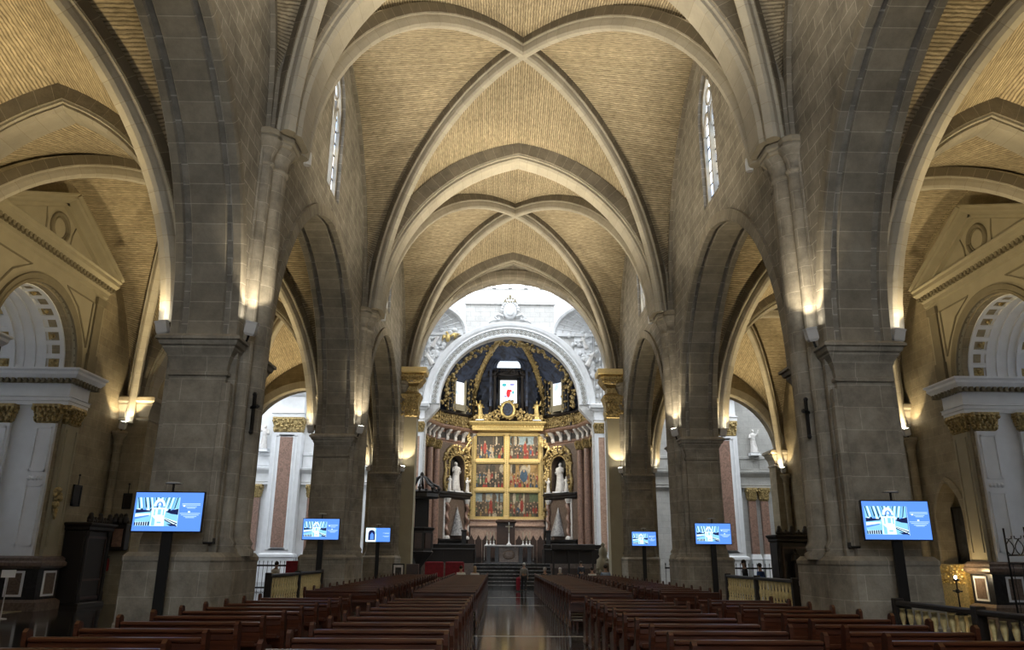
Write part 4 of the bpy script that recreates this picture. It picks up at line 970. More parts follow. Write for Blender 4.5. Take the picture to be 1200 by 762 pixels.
# entablature with white consoles and the gilded gallery above it
def along(mb, prof, pts):
    """moulding [(inward, z)] along a plan polyline, mitred"""
    P = [Vector((x, y, 0)) for x, y in pts]; offs = []
    for i in range(len(P)):
        ns = []
        for a, b in ((i - 1, i), (i, i + 1)):
            if a >= 0 and b < len(P): d = (P[b] - P[a]).normalized(); ns.append(Vector((d.y, -d.x, 0)))
        n = sum(ns, Vector()).normalized(); offs.append(n / max(.4, n.dot(ns[0])))
    k = len(prof); vs = []
    for p, n in zip(P, offs):
        for e, z in prof: q = p + n * e; vs.append((q.x, q.y, z))
    fs = []
    for i in range(len(P) - 1):
        for j in range(k): l = (j + 1) % k; fs.append((i * k + j, i * k + l, (i + 1) * k + l, (i + 1) * k + j))
    fs += [tuple(range(k)), tuple(range((len(P) - 1) * k, len(P) * k))]
    mb.add(vs, fs); return mb
for side, pts in ((-1, WA[0:3]), (1, WA[3:6])):
    nm = 'left' if side < 0 else 'right'
    t = thing('apse_entablature', 'red marble entablature with white brackets and gilt gallery on the %s of the apse' % nm, 'entablature', (side * 5.5, 72.5, 12.3), 0, 'apse entablatures')
    m = MB(); along(m, [(-.1, 12.3), (.45, 12.3), (.45, 12.5), (.55, 12.55), (.4, 12.6), (.4, 13.45), (.95, 13.6), (1.1, 13.75), (1.1, 13.9), (-.1, 13.95)], pts); W(m, 'cornice', 'red_marble', t)
    m = MB(); m2 = MB(); m3 = MB(); m3.smooth = True; rnd = random.Random(3)
    for i in range(2):
        a, b = Vector((*pts[i], 0)), Vector((*pts[i + 1], 0)); L = (b - a).length; d = (b - a).normalized(); n = Vector((d.y, -d.x, 0))
        M = Matrix((( d.x, n.x, 0, a.x), (d.y, n.y, 0, a.y), (0, 0, 1, 0), (0, 0, 0, 1)))
        c = int(L / 1.05)
        for k in range(c):
            u = (k + .5) * L / c
            m = MB(); m.stack([([(u - .17, .3), (u + .17, .3), (u + .17, .3 + e), (u - .17, .3 + e)], z) for e, z in ((.2, 12.62), (.26, 12.8), (.22, 13.0), (.36, 13.2), (.62, 13.42), (.7, 13.55))], M); W(m, 'console', 'statue_marble', t)
            m2 = MB(); m2.box(u + .22, u + L / c - .22, .38, .46, 12.75, 13.3, M); W(m2, 'frieze_panel', 'black_marble', t)
        for k in range(int(L / .2)):
            u = (k + .5) * .2; z0 = 14.0
            m3.lathe([(.05, 14.0), (.08, 14.1), (.04, 14.25), (.09, 14.55), (.04, 14.85), (.07, 15.0)], (u, .85, 0), 7, M)
        for k in range(int(L * 16)):
            m3.ball(M @ Vector((rnd.uniform(0, L), .9 + rnd.uniform(-.08, .1), rnd.uniform(14.0, 15.1))), rnd.uniform(.06, .14), 6, 4)
    W(m3, 'gallery_balusters', 'old_gold', t)
    m = MB(); along(m, [(.7, 15.05), (1.05, 15.05), (1.1, 15.12), (1.05, 15.25), (.7, 15.25)], pts); W(m, 'gallery_rail', 'dark_wood', t)
    # window of the diagonal wall, with columns and gilt surround
    a, b = (Vector((*WA[1], 0)), Vector((*WA[2], 0))) if side < 0 else (Vector((*WA[3], 0)), Vector((*WA[4], 0)))
    c = (a + b) / 2; d = (b - a).normalized(); n = Vector((d.y, -d.x, 0)); M = Matrix(((d.x, n.x, 0, c.x), (d.y, n.y, 0, c.y), (0, 0, 1, 0), (0, 0, 0, 1)))
    iM = Matrix.Identity(4)
    g = MB(); g.box(-.72, .72, .8, .84, 16.1, 18.6, M); g.plate([(-.72, 18.6), (.72, 18.6)] + [(.72 * math.cos(PI * k / 8), 18.6 + .5 * math.sin(PI * k / 8)) for k in range(1, 8)], [], lambda p, q, dd: M @ Vector((p, .8 + dd, q)), .04)
    wn = struct(g.build('window_%d' % (7 if side < 0 else 8), 'apse_glass'))
    m = MB()
    for s in (-1, 1): m.box(s * .72 - .1, s * .72 + .1, .1, 1.0, 15.3, 18.7, M)
    m.tube([M @ Vector((.78 * math.cos(PI * k / 12), .95, 18.6 + .56 * math.sin(PI * k / 12))) for k in range(13)], .12, 6)
    m.box(-1.0, 1.0, .1, 1.0, 15.5, 16.1, M); m.box(-.9, .9, .1, .8, 18.6, 19.6, M); m.build('frame', 'stucco' if 0 else 'beige_stucco', wn)
    t2 = thing('window_aedicule', 'dark carved and gilded surround of the tall %s apse window' % nm, 'window surround', (c.x, c.y, 15.3), 0, 'apse window surrounds')
    m = MB(); m.smooth = True
    for s in (-1, 1):
        for q in (1.15, 1.55): m.lathe([(.2, 15.3), (.2, 15.5), (.14, 15.6), (.16, 16.6), (.12, 18.4), (.2, 18.7), (.2, 18.85)], (s * q, .95, 0), 10, M)
    m.box(-1.9, 1.9, .3, 1.15, 18.85, 19.15, M); W(m, 'columns', 'black_marble', t2)
    m = MB(); m.smooth = True; rnd = random.Random(2)
    for k in range(110):
        s = rnd.choice((-1, 1)); x = s * rnd.uniform(.85, 2.1); z = rnd.uniform(15.3, 20.0)
        m.ball(M @ Vector((x if z < 19 else x * .8, 1.05 + rnd.uniform(-.1, .2), z)), rnd.uniform(.06, .15), 6, 4)
    for k in range(40): al = PI * rnd.random(); m.ball(M @ Vector((1.5 * math.cos(al), 1.0, 19.1 + .9 * math.sin(al))), rnd.uniform(.08, .16), 6, 4)
    W(m, 'gilt_carving', 'old_gold', t2)
    # niche with white statue, gilt surround
    t3 = thing('niche_altar', 'gilded statue niche over twisted columns on the %s slanting wall of the apse' % nm, 'niche', (c.x, c.y, ZP), 0, 'niche altars of the apse')
    ua, ub = (-2.4, 1.6) if side < 0 else (-1.6, 2.4)
    m = MB(); N0 = [(-1.0, 8.0), (-1.0, 10.2)] + [(-1.0 * math.cos(PI * k / 14), 10.2 + 1.0 * math.sin(PI * k / 14)) for k in range(1, 14)] + [(1.0, 10.2), (1.0, 8.0)]
    m.plate([(ua, 3.6), (ub, 3.6), (ub, 12.3), (ua, 12.3)], [N0], lambda p, q, dd: M @ Vector((p, .05 + dd, q)), .75); W(m, 'niche_wall', 'brown_marble', t3)
    m = MB(); m.box(-1.05, 1.05, .04, .1, 7.95, 11.25, M); W(m, 'niche_back', 'black_marble', t3)
    m = MB(); m.smooth = True
    m.tube([M @ Vector((-1.08, .82, 8.0))] + [M @ Vector((-1.08 * math.cos(PI * k / 16), .82, 10.2 + 1.08 * math.sin(PI * k / 16))) for k in range(17)] + [M @ Vector((1.08, .82, 8.0))], .09, 7)
    rnd = random.Random(9)
    for k in range(150):
        if k < 90: al = PI * rnd.random(); r = rnd.uniform(1.15, 1.95); p = (r * math.cos(al), .9, 10.3 + r * math.sin(al) * .95)
        else: s = rnd.choice((-1, 1)); p = (s * rnd.uniform(1.2, 1.75), .9, rnd.uniform(7.6, 10.4))
        m.ball(M @ Vector(p), (rnd.uniform(.08, .2), .12, rnd.uniform(.08, .17)), 6, 4)
    for s in (-1, 1):
        m.tube([M @ Vector((s * x, .92, z)) for x, z in ((1.7, 10.6), (1.4, 11.6), (.9, 12.0), (.6, 11.7), (.8, 11.4))], [.12, .16, .16, .12, .07], 7)
        m.tube([M @ Vector((s * x, .92, z)) for x, z in ((1.65, 7.8), (1.8, 8.8), (1.6, 9.7), (1.75, 10.5))], [.14, .16, .14, .1], 7)
    W(m, 'gilt_surround', 'old_gold', t3)
    m = MB(); m.stack([([(ua + .1 - e, .05), (ub - .1 + e, .05), (ub - .1 + e, .9 + e), (ua + .1 - e, .9 + e)], z) for e, z in ((0, 7.2), (.15, 7.35), (.15, 7.45), (.3, 7.6), (.3, 7.72), (.1, 7.8))], M); W(m, 'cornice', 'black_marble', t3)
    for s in (-1, 1):
        m = MB(); m.smooth = True; n_ = 26; vs = []; fs = []
        for k in range(n_ + 1):
            z = 3.9 + 2.9 * k / n_; a0 = k * .62
            for j in range(10):
                a_ = 2 * PI * j / 10; vs.append(M @ Vector((s * 1.3 + .09 * math.cos(a0) + .17 * math.cos(a_), .95 + .09 * math.sin(a0) + .17 * math.sin(a_), z)))
        for k in range(n_):
            for j in range(10): l = (j + 1) % 10; fs.append((k * 10 + j, k * 10 + l, (k + 1) * 10 + l, (k + 1) * 10 + j))
        m.add(vs, fs); W(m, 'twisted_column', 'red_marble', t3)
        m = MB(); m.lathe([(.3, 3.6), (.3, 3.75), (.2, 3.9)], (s * 1.3, .95, 0), 10, M); m.lathe([(.18, 6.8), (.3, 7.1), (.32, 7.2)], (s * 1.3, .95, 0), 10, M)
        m.box(s * 1.6 - .08, s * 1.6 + .08, .8, .9, 3.6, 7.2, M); W(m, 'white_moulding', 'statue_marble', t3)
    m = MB(); m.box(-1.1, 1.1, .8, .86, 3.9, 6.9, M); W(m, 'panel', 'brown_marble', t3)
    m = MB(); m.smooth = True; m.lathe([(.75, 3.9), (.62, 4.4), (.4, 5.2), (.16, 6.0), (.02, 6.5)], (0, .95, 0), 14, M, PI * 0, PI); W(m, 'draped_cone', 'grey_marble', t3)
    m = MB(); m.stack([([(ua + .1 - e, .05), (ub - .1 + e, .05), (ub - .1 + e, 1.0 + e), (ua + .1 - e, 1.0 + e)], z) for e, z in ((.1, ZP), (.1, 1.9), (0, 2.0), (0, 3.3), (.12, 3.45), (.12, 3.6))], M); W(m, 'plinth', 'black_marble', t3)
    rz = math.atan2(n.y, n.x) + PI / 2
    p = M @ Vector((0, .62, 7.8)); statue('large white statue in the gilded niche on the %s of the altarpiece' % nm, p, 2.65, 'statue_marble', 20 + side, side * .3, rz, None, .15, 1.35)
    for s in (-1, 1):
        p = M @ Vector((s * 1.18, 1.05, 7.8)); statue('small white figure beside the niche statue on the %s, %s side' % (nm, 'inner' if s * side < 0 else 'outer'), p, 1.35, 'statue_marble', 30 + s, s * .6, rz, None, .08)
    # cluster of red marble columns at the outer corner
    for q, (ux, uy) in enumerate(((-.62, 70.2), (-.12, 69.0), (.42, 67.7))):
        x = side * (7.2 + ux)
        t4 = thing('marble_column', 'veined red marble column with gilt capital, %s of the %s apse cluster' % (('innermost', 'middle', 'outermost')[q], nm), 'column', (x, uy, ZP), 0, 'red marble columns of the apse')
        m = MB(); m.smooth = True; m.lathe([(.34, 2.9), (.36, 3.4), (.34, 7), (.29, 11.5)], (x, uy, 0), 16); W(m, 'shaft', 'red_marble', t4)
        m = MB(); m.stack([([(x - .45 - e, uy - .45 - e), (x + .45 + e, uy - .45 - e), (x + .45 + e, uy + .45 + e), (x - .45 - e, uy + .45 + e)], z) for e, z in ((.1, ZP), (.1, 1.8), (0, 1.9), (0, 2.4), (.06, 2.5))])
        m.lathe([(.48, 2.5), (.48, 2.6), (.38, 2.66), (.44, 2.78), (.34, 2.9)], (x, uy, 0), 14); W(m, 'base', 'white_stone', t4)
        m = MB(); corinthian(m, x - .3, x + .3, uy - .3, uy + .3, 11.5, 12.3, q); W(m, 'gilt_capital', 'old_gold', t4)
# central window
g = MB(); g.box(-.82, .82, 73.8, 73.84, 16.3, 18.8); wn = struct(g.build('window_9', 'apse_glass_center'))
m = MB()
for s in (-1, 1): m.box(s * .92 - .1, s * .92 + .1, 73.6, 75, 15.4, 19.0)
m.box(-1.05, 1.05, 73.6, 75, 18.8, 19.2); m.box(-1.1, 1.1, 73.6, 75, 15.4, 16.3); m.build('frame', 'black_marble', wn)
m = MB(); m.plate([(-1.15, 19.75)] + [(-1.15 * math.cos(PI * k / 12), 19.75 + 1.0 * math.sin(PI * k / 12)) for k in range(1, 12)] + [(1.15, 19.75)], [], lambda a, z, d: Vector((a, 72.35 + d, z)), .04)
struct(m.build('window_10', 'day_glass'))
t = thing('central_aedicule', 'dark carved surround with arched top round the middle stained glass window', 'window surround', (0, 73.3, 15.4))
m = MB(); m.smooth = True
for s in (-1, 1):
    for q in (1.35, 1.75): m.lathe([(.22, 15.4), (.22, 15.7), (.15, 15.8), (.16, 17), (.13, 18.9), (.22, 19.15)], (s * q, 73.55, 0), 10)
m.box(-2.05, 2.05, 72.95, 73.8, 19.15, 19.5)
for k in range(60): al = PI * rnd.random(); r = rnd.uniform(.2, 1.55); m.ball((r * math.cos(al), 72.55, 19.3 + .75 * r / 1.55 * math.sin(al)), rnd.uniform(.08, .17), 6, 4)
W(m, 'columns', 'dark_wood', t)
m = MB(); m.tube([(-1.75, 72.6, 16)] + [(-1.75 * math.cos(PI * k / 20), 72.2, 19.5 + 1.5 * math.sin(PI * k / 20)) for k in range(21)] + [(1.75, 72.6, 16)], .13, 6)
m.tube([(-1.4 * math.cos(PI * k / 20), 72.15, 19.65 + 1.15 * math.sin(PI * k / 20)) for k in range(21)], .1, 6); W(m, 'arch_band', 'fresco_blue', t)
emis('glass_red', (.75, .04, .05), 1.0); emis('glass_teal', (.08, .5, .55), 1.0); emis('glass_violet', (.35, .35, .7), 1.0)
m = MB(); GM = ['glass_red', 'glass_teal', 'glass_violet']
for c, (x, z, a, b) in ((0, (-.02, 17.5, .2, .42)), (0, (.12, 17.75, .22, .14)), (1, (-.42, 18.35, .22, .16)), (2, (.35, 18.4, .25, .12)), (2, (-.3, 17.2, .12, .1)), (1, (.45, 17.6, .1, .16))):
    m.m = c; m.add([(x + a * math.cos(2 * PI * k / 12), 73.794, z + b * math.sin(2 * PI * k / 12)) for k in range(12)], [tuple(range(12))])
m.build('coloured_glass', GM, bpy.data.objects['window_9'])
# ------------------------------------------------------------------ the altarpiece
t = thing('altarpiece', 'golden altarpiece of six framed paintings in two columns behind the altar', 'altarpiece', (0, 74.6, ZP))
cx = -.06
m = MB(); m.box(-3.5, 3.4, 74.55, 75.1, ZP, 5.4); m.stack([([(-3.5 - e, 74.5 - e), (3.4 + e, 74.5 - e), (3.4 + e, 75.1), (-3.5 - e, 75.1)], z) for e, z in ((.05, 4.75), (.15, 4.85), (.15, 5.0), (.05, 5.05), (.05, 5.3), (.2, 5.4), (.2, 5.46))]); W(m, 'base', 'pink_marble', t)
cols = [(-3.25, -.16), (.04, 3.13)]; z_ = [5.47, 8.2, 10.95, 13.65]
m = MB()
xs = [-3.36, -.12, 3.24]
for x in xs: m.stack([([(x - .17 - e, 74.35 - e), (x + .17 + e, 74.35 - e), (x + .17 + e, 74.7), (x - .17 - e, 74.7)], z) for e, z in ((.05, 5.47), (.05, 5.8), (0, 5.85), (0, 13.4), (.05, 13.5), (.05, 13.65))])
for z in z_: m.box(-3.5, 3.4, 74.38, 74.7, z - .13 if z > 6 else z, z + .15)
W(m, 'frame', 'frame_gold', t)
m = MB()
for i in range(2):
    for j in range(3):
        xa, xb = xs[i] + .17, xs[i + 1] - .17; za, zb = z_[j] + .13, z_[j + 1] - .12
        for a0, a1, b0, b1 in ((xa, xa + .13, za, zb), (xb - .13, xb, za, zb), (xa, xb, za, za + .13), (xa, xb, zb - .13, zb)): m.box(a0, a1, 74.5, 74.68, b0, b1)
for x in xs:
    for k in range(40): m.ball((x, 74.33, 5.75 + k * .195), (.055, .03, .07), 6, 4)
for z in z_:
    for k in range(36): m.ball((-3.3 + k * .187, 74.36, z), (.06, .03, .05), 6, 4)
W(m, 'inner_moulding', 'gold', t)
KEYS = ['paint_red', 'paint_blue', 'paint_skin', 'paint_pale', 'paint_dark', 'paint_green', 'paint_ochre', 'paint_sky', 'paint_brown']
SC = {(0, 0): ('paint_brown', 'paint_sky'), (1, 0): ('paint_brown', 'paint_green'), (0, 1): ('paint_dark', 'paint_brown'), (1, 1): ('paint_ochre', 'paint_ochre'), (0, 2): ('paint_dark', 'paint_dark'), (1, 2): ('paint_brown', 'paint_sky')}
for i in range(2):
    for j in range(3):
        xa, xb = xs[i] + .3, xs[i + 1] - .3; za, zb = z_[j] + .26, z_[j + 1] - .25; wd, ht = xb - xa, zb - za
        lo, hi = SC[(i, j)]
        m = MB(); m.m = KEYS.index(lo); m.box(xa, xb, 74.62, 74.68, za, za + ht * .62); m.m = KEYS.index(hi); m.box(xa, xb, 74.62, 74.68, za + ht * .62, zb)
        p = W(m, 'painting', KEYS, t)
        rnd = random.Random(40 + i * 3 + j); m = MB(); y = 74.617
        def ell(x, z, a, b, c):
            m.m = KEYS.index(c); n_ = 10
            m.add([(min(xb, max(xa, x + a * math.cos(2 * PI * k / n_))), y, min(zb, max(za, z + b * math.sin(2 * PI * k / n_)))) for k in range(n_)], [tuple(range(n_))])
        for k in range(7):                                         # architecture or trees behind the crowd
            x = xa + rnd.uniform(.05, .95) * wd; y -= .0006; ell(x, zb - ht * .2, wd * rnd.uniform(.03, .09), ht * rnd.uniform(.14, .3), rnd.choice(['paint_dark', 'paint_brown', 'paint_pale', lo, lo]))
        for row in range(3):
            for k in range(9):
                x = xa + (k + rnd.uniform(.2, .8)) / 9 * wd; z = za + ht * (.52 - .19 * row) + rnd.uniform(-.05, .05) * ht
                c = rnd.choice(['paint_red', 'paint_dark', 'paint_blue', 'paint_green', 'paint_ochre', 'paint_brown', 'paint_red', 'paint_pale', 'paint_dark', 'paint_brown'])
                y -= .0006; ell(x, z - ht * .1, wd * rnd.uniform(.03, .055), ht * .13, c); y -= .0006; ell(x + rnd.uniform(-.02, .02), z + ht * .07, wd * .026, ht * .038, 'paint_skin')
        y -= .0006
        if (i, j) == (1, 1): ell(xa + wd * .5, za + ht * .66, wd * .15, ht * .3, 'paint_pale'); y -= .001; ell(xa + wd * .5, za + ht * .5, wd * .13, ht * .28, 'paint_blue'); y -= .001; ell(xa + wd * .5, za + ht * .7, wd * .04, ht * .06, 'paint_skin')
        else: x = xa + wd * rnd.uniform(.3, .7); ell(x, za + ht * .45, wd * .06, ht * .26, rnd.choice(['paint_red', 'paint_skin', 'paint_red'])); y -= .001; ell(x, za + ht * .73, wd * .03, ht * .05, 'paint_skin')
        m.build('painted_figures', KEYS, p)
m = MB(); m.stack([([(-3.45 - e, 73.3 - e), (3.35 + e, 73.3 - e), (3.35 + e, 75), (-3.45 - e, 75)], z) for e, z in ((.02, 13.78), (.02, 14.2), (.15, 14.3), (.3, 14.5), (.3, 14.6), (.1, 14.65))])
for k in range(24): m.box(-3.4 + k * .29, -3.25 + k * .29, 73.15, 73.35, 14.05, 14.2)
W(m, 'top_cornice', 'gold', t)
m = MB(); m.smooth = True; rnd = random.Random(6)
for s in (-1, 1):                                                   # carved gilt wings down both sides
    m = MB(); m.smooth = True
    for k in range(90):
        z = rnd.uniform(5.6, 13.6); wv = .28 * math.sin(z * 1.9) + .25
        m.ball((cx + s * (3.5 + rnd.uniform(0, .3) + wv * .5), 73.65, z), (rnd.uniform(.07, .16), .12, rnd.uniform(.08, .2)), 6, 4)
    for zz in (6.2, 8.6, 11.0): m.tube([(cx + s * x, 73.6, z) for x, z in ((3.45, zz), (3.8, zz + .5), (3.95, zz + 1.1), (3.7, zz + 1.6), (3.55, zz + 1.3))], [.12, .16, .15, .11, .06], 7)
    W(m, 'carved_wing', 'old_gold', t)
t = thing('gilded_crest', 'gilded crest of scrolls with blue oval medallion on top of the altarpiece', 'crest', (0, 73.2, 14.65))
m = MB(); m.smooth = True; rnd = random.Random(12)
for k in range(230):
    x = rnd.uniform(-3.3, 3.3); top = 15.2 + 1.7 * math.exp(-(x / 1.2) ** 2)
    m.ball((x, 73.2 + rnd.uniform(-.08, .08), rnd.uniform(14.7, top)), (rnd.uniform(.08, .18), .13, rnd.uniform(.08, .18)), 6, 4)
for s in (-1, 1):
    for x0 in (.9, 1.8, 2.6): m.tube([(s * (x0 + dx), 73.12, 14.75 + dz) for dx, dz in ((0, 0), (.3, .35), (.05, .65), (-.2, .45), (0, .25))], [.11, .12, .1, .08, .05], 7)
W(m, 'scrolls', 'old_gold', t)
m = MB(); m.smooth = True; m.ball((cx, 73.0, 15.75), (.5, .1, .62), 16, 10); W(m, 'medallion', 'fresco_blue', t)
m = MB(); m.smooth = True; m.tube([(cx + .62 * math.cos(2 * PI * k / 24), 72.98, 15.75 + .75 * math.sin(2 * PI * k / 24)) for k in range(25)], .13, 7, False); W(m, 'medallion_frame', 'gold', t)
for s in (-1, 1): statue('gilded angel with raised arm on the %s end of the altarpiece top' % ('left' if s < 0 else 'right'), (s * 2.75, 73.2, 14.65), 1.9, 'gold', 50 + s, s, 0, None, .1)
# ------------------------------------------------------------------ pews
ORDW = ['first', 'second', 'third', 'fourth', 'fifth', 'sixth', 'seventh', 'eighth', 'ninth', 'tenth', 'eleventh', 'twelfth', 'thirteenth', 'fourteenth', 'fifteenth', 'sixteenth', 'seventeenth', 'eighteenth', 'nineteenth', 'twentieth', 'twenty-first']
def make_pew(L):
    """faces +y (the altar); we look at its back"""
    t = thing('pew', 'pew', 'pew', (0, 0, 0)); h = L / 2
    m = MB(); m.cbox(-h + .06, h - .06, .02, .44, .42, .46, .012); m.build('seat', 'pew_wood', t)
    m = MB(); Mt = Matrix.Translation((0, -.02, .44)) @ Matrix.Rotation(math.radians(8), 4, 'X')
    m.box(-h + .06, h - .06, -.012, .012, .02, .5, Mt); m.build('back_panel', 'pew_wood', t)
    m = MB(); m.cbox(-h + .06, h - .06, -.14, -.02, .97, 1.03, .018); m.cbox(-h + .06, h - .06, -.105, -.06, .88, .97, .01); m.build('top_rail', 'pew_wood', t)
    m = MB(); m.cbox(-h + .06, h - .06, -.3, -.1, .7, .725, .008); m.cbox(-h + .06, h - .06, -.315, -.3, .7, .77, .005); m.build('book_ledge', 'pew_wood', t)
    for s in (-1, 1):
        m = MB(); pts = [(.46, 0), (.46, .10), (.42, .2), (.44, .46), (.47, .6), (.40, .66), (.2, .68), (.06, .76), (.02, .95), (.0, 1.08), (-.04, 1.12), (-.1, 1.13), (-.15, 1.09), (-.15, .96), (-.09, .8), (-.06, .5), (-.08, .2), (-.14, .1), (-.14, 0)]
        x0 = s * h - (.055 if s > 0 else 0)
        m.plate(pts, [], lambda a, z, d: Vector((x0 + d, a, z)), .055); m.cbox(x0 - .012, x0 + .067, -.16, .48, 0, .07, .01); m.build('bench_end', 'pew_wood', t)
    m = MB(); m.cbox(-h + .1, h - .1, -.52, -.36, .2, .23, .008)
    for s in (-1, 1): m.box(s * (h - .2) - .03, s * (h - .2) + .03, -.5, -.38, 0, .2); m.box(s * (h - .2) - .02, s * (h - .2) + .02, -.38, -.08, .1, .15)
    k = m.build('kneeler', 'pew_wood', t)
    m = MB(); m.cbox(-h + .08, h - .08, -.525, -.355, .231, .275, .015); m.build('pad', 'kneeler_pad', k)
    return t
plain('kneeler_pad', (.22, .2, .18), .7)
PEWS = {}
colsP = [('outer left', -6.65, -4.4), ('inner left', -3.42, -1.42), ('inner right', 1.32, 3.32), ('outer right', 4.05, 5.95)]
rowsP = [('front', 9.1 + 1.2 * k, k) for k in range(10)] + [('far', 24.4 + 1.2 * k, k) for k in range(20)]
proto = {}
for cn, xa, xb in colsP:
    for blk, y, k in rowsP:
        L = round(xb - xa, 2)
        if L not in proto: proto[L] = make_pew(L); o = proto[L]
        else: o = copy_tree(proto[L])
        o.location = ((xa + xb) / 2, y, 0); o.name = 'pew'
        o['label'] = 'brown wooden pew, %s row of the %s block in the %s column' % (ORDW[k], 'nearer' if blk == 'front' else 'farther', cn)
        o['group'] = 'wooden pews of the nave'
# ------------------------------------------------------------------ screens on poles
emis('screen_blue', (.10, .27, .85), 1.05); emis('screen_white', (.72, .93, 1), 1.15); emis('screen_cyan', (.25, .62, .95), 1.0); emis('screen_navy', (.006, .012, .07), 1.0); emis('screen_text', (.45, .68, 1), 1.0)
SM = ['screen_blue', 'screen_white', 'screen_cyan', 'screen_navy', 'screen_text']
def screen(label, x, y, zc, kind=0, w=1.5, h=.83):
    t = thing('display_screen', label, 'screen', (x, y, 0), 0, 'information screens on poles')
    m = MB(); m.cbox(-.36, .36, -.28, .28, 0, .03, .01); m.build('base_plate', 'dark_metal', t)
    m = MB(); m.cbox(-.115, .115, .05, .13, .03, zc, .012); m.cbox(-.02, .02, .06, .1, zc, zc + h / 2 + .2, .005); m.build('pole', 'dark_metal', t)
    m = MB(); m.cbox(-w / 2 - .025, w / 2 + .025, -.03, .05, zc - h / 2 - .03, zc + h / 2 + .025, .01); m.build('bezel', 'black', t)
    m = MB(); m.lathe([(.0, 0), (.17, 0), (.18, .02), (.1, .04), (0, .045)], (0, .08, zc + h / 2 + .2), 14); m.build('antenna', 'fixture_grey', t)
    m = MB(); m.m = 0; m.box(-w / 2, w / 2, -.034, -.03, zc - h / 2, zc + h / 2); s = m.build('screen', SM, t)
    m = MB(); Y = [-.0345]
    def poly(pts, c): m.m = c; Y[0] -= .0004; m.add([(-w / 2 + a * w, Y[0], zc - h / 2 + b * h) for a, b in pts], [tuple(range(len(pts)))])
    R = lambda a, b, c, d, k: poly([(a, b), (c, b), (c, d), (a, d)], k)
    if kind == 0:
        R(.03, .13, .655, .87, 2)
        rnd = random.Random(2)
        for k in range(19):
            a = .035 + k * .0325; ln = .035 if a < .33 else -.035
            poly([(a, .87), (a + .015, .87), (a + .015 + ln, .58 + .05 * (k % 2)), (a + ln, .57)], (3, 1, 0, 3, 1)[k % 5])
        for k in range(6): a = .05 + k * .045; poly([(a, .58 - k * .006), (a + .03, .585), (a + .05, .52), (a + .01, .53)], (1, 3, 0)[k % 3]); poly([(.655 - a + .03, .57), (.655 - a, .575), (.655 - a - .02, .52), (.655 - a + .02, .52)], (1, 0, 3)[k % 3])
        poly([(.03, .56), (.03, .46), (.25, .5), (.25, .53)], 3); poly([(.655, .58), (.655, .42), (.56, .44), (.46, .5)], 3)
        poly([(.03, .44), (.25, .46), (.25, .4), (.03, .36)], 1); poly([(.03, .36), (.25, .42), (.22, .38), (.03, .3)], 0); poly([(.03, .14), (.25, .14), (.25, .24), (.03, .22)], 3)
        for k in range(6): R(.05 + k * .033, .14, .06 + k * .033, .24, 1)
        for k in range(4): poly([(.44, .36 - k * .01), (.655, .24 - k * .035), (.655, .21 - k * .035), (.43, .34 - k * .01)], 1 if k % 2 == 0 else 3)
        poly([(.5, .18), (.64, .18), (.64, .13), (.56, .13)], 3)
        poly([(.26, .13), (.47, .13), (.46, .36), (.48, .6), (.26, .6), (.27, .36)], 1)
        poly([(.33 + .085 + .085 * math.cos(PI * k / 12) - .045, .64 + .2 * math.sin(PI * k / 12)) for k in range(13)], 1)
        poly([(.375 + .05 * math.cos(PI * k / 10), .64 + .12 * math.sin(PI * k / 10)) for k in range(11)], 0)
        poly([(.345 + .02 * math.cos(PI * k / 10) + .028, .66 + .07 * math.sin(PI * k / 10)) for k in range(11)], 1)
        R(.30, .4, .32, .56, 2); R(.43, .4, .45, .56, 2); R(.355, .42, .405, .56, 2); R(.36, .2, .42, .24, 2); poly([(.28, .38), (.33, .3), (.33, .14), (.28, .14)], 2)
        R(.66, .1, .663, .87, 1)
        for z, a, b in ((.70, .70, .97), (.665, .70, .97), (.62, .76, .92), (.585, .78, .9), (.45, .68, .98), (.41, .7, .96), (.37, .74, .93), (.34, .77, .9)): R(a, z, b, z + .018, 4)
        R(.72, .63, .75, .67, 1); R(.80, .48, .83, .52, 1)
    else:
        R(0, 0, .42, 1, 1); poly([(.1, .12), (.38, .12), (.38, .6)] + [(.24 + .14 * math.cos(PI * k / 10), .6 + .25 * math.sin(PI * k / 10)) for k in range(1, 10)] + [(.1, .6)], 3)
        poly([(.18, .16), (.33, .16), (.33, .5), (.25, .68), (.18, .5)], 0); poly([(.42, 1), (.36, 1), (.40, .9), (.38, .7), (.42, .5)], 2)
        for z, a, b in ((.62, .7, .97), (.58, .78, .95), (.4, .7, .97), (.36, .76, .93)): R(a, z, b, z + .025, 4)
    m.build('picture', SM, s)
screen('largest blue screen on black pole before the nearest left pier', -8.14, 17.5, 2.93)
screen('largest blue screen on black pole before the nearest right pier', 8.11, 17.5, 2.855)
screen('blue screen on black pole before the middle left pier', -8.27, 33.2, 3.1)
screen('blue screen on black pole before the middle right pier', 8.24, 33.2, 3.02)
screen('small screen showing a dark arch on white, before the farthest left pier', -8.31, 49.2, 3.31, 1)
screen('smallest blue screen on black pole before the farthest right pier', 8.25, 49.2, 3.18)
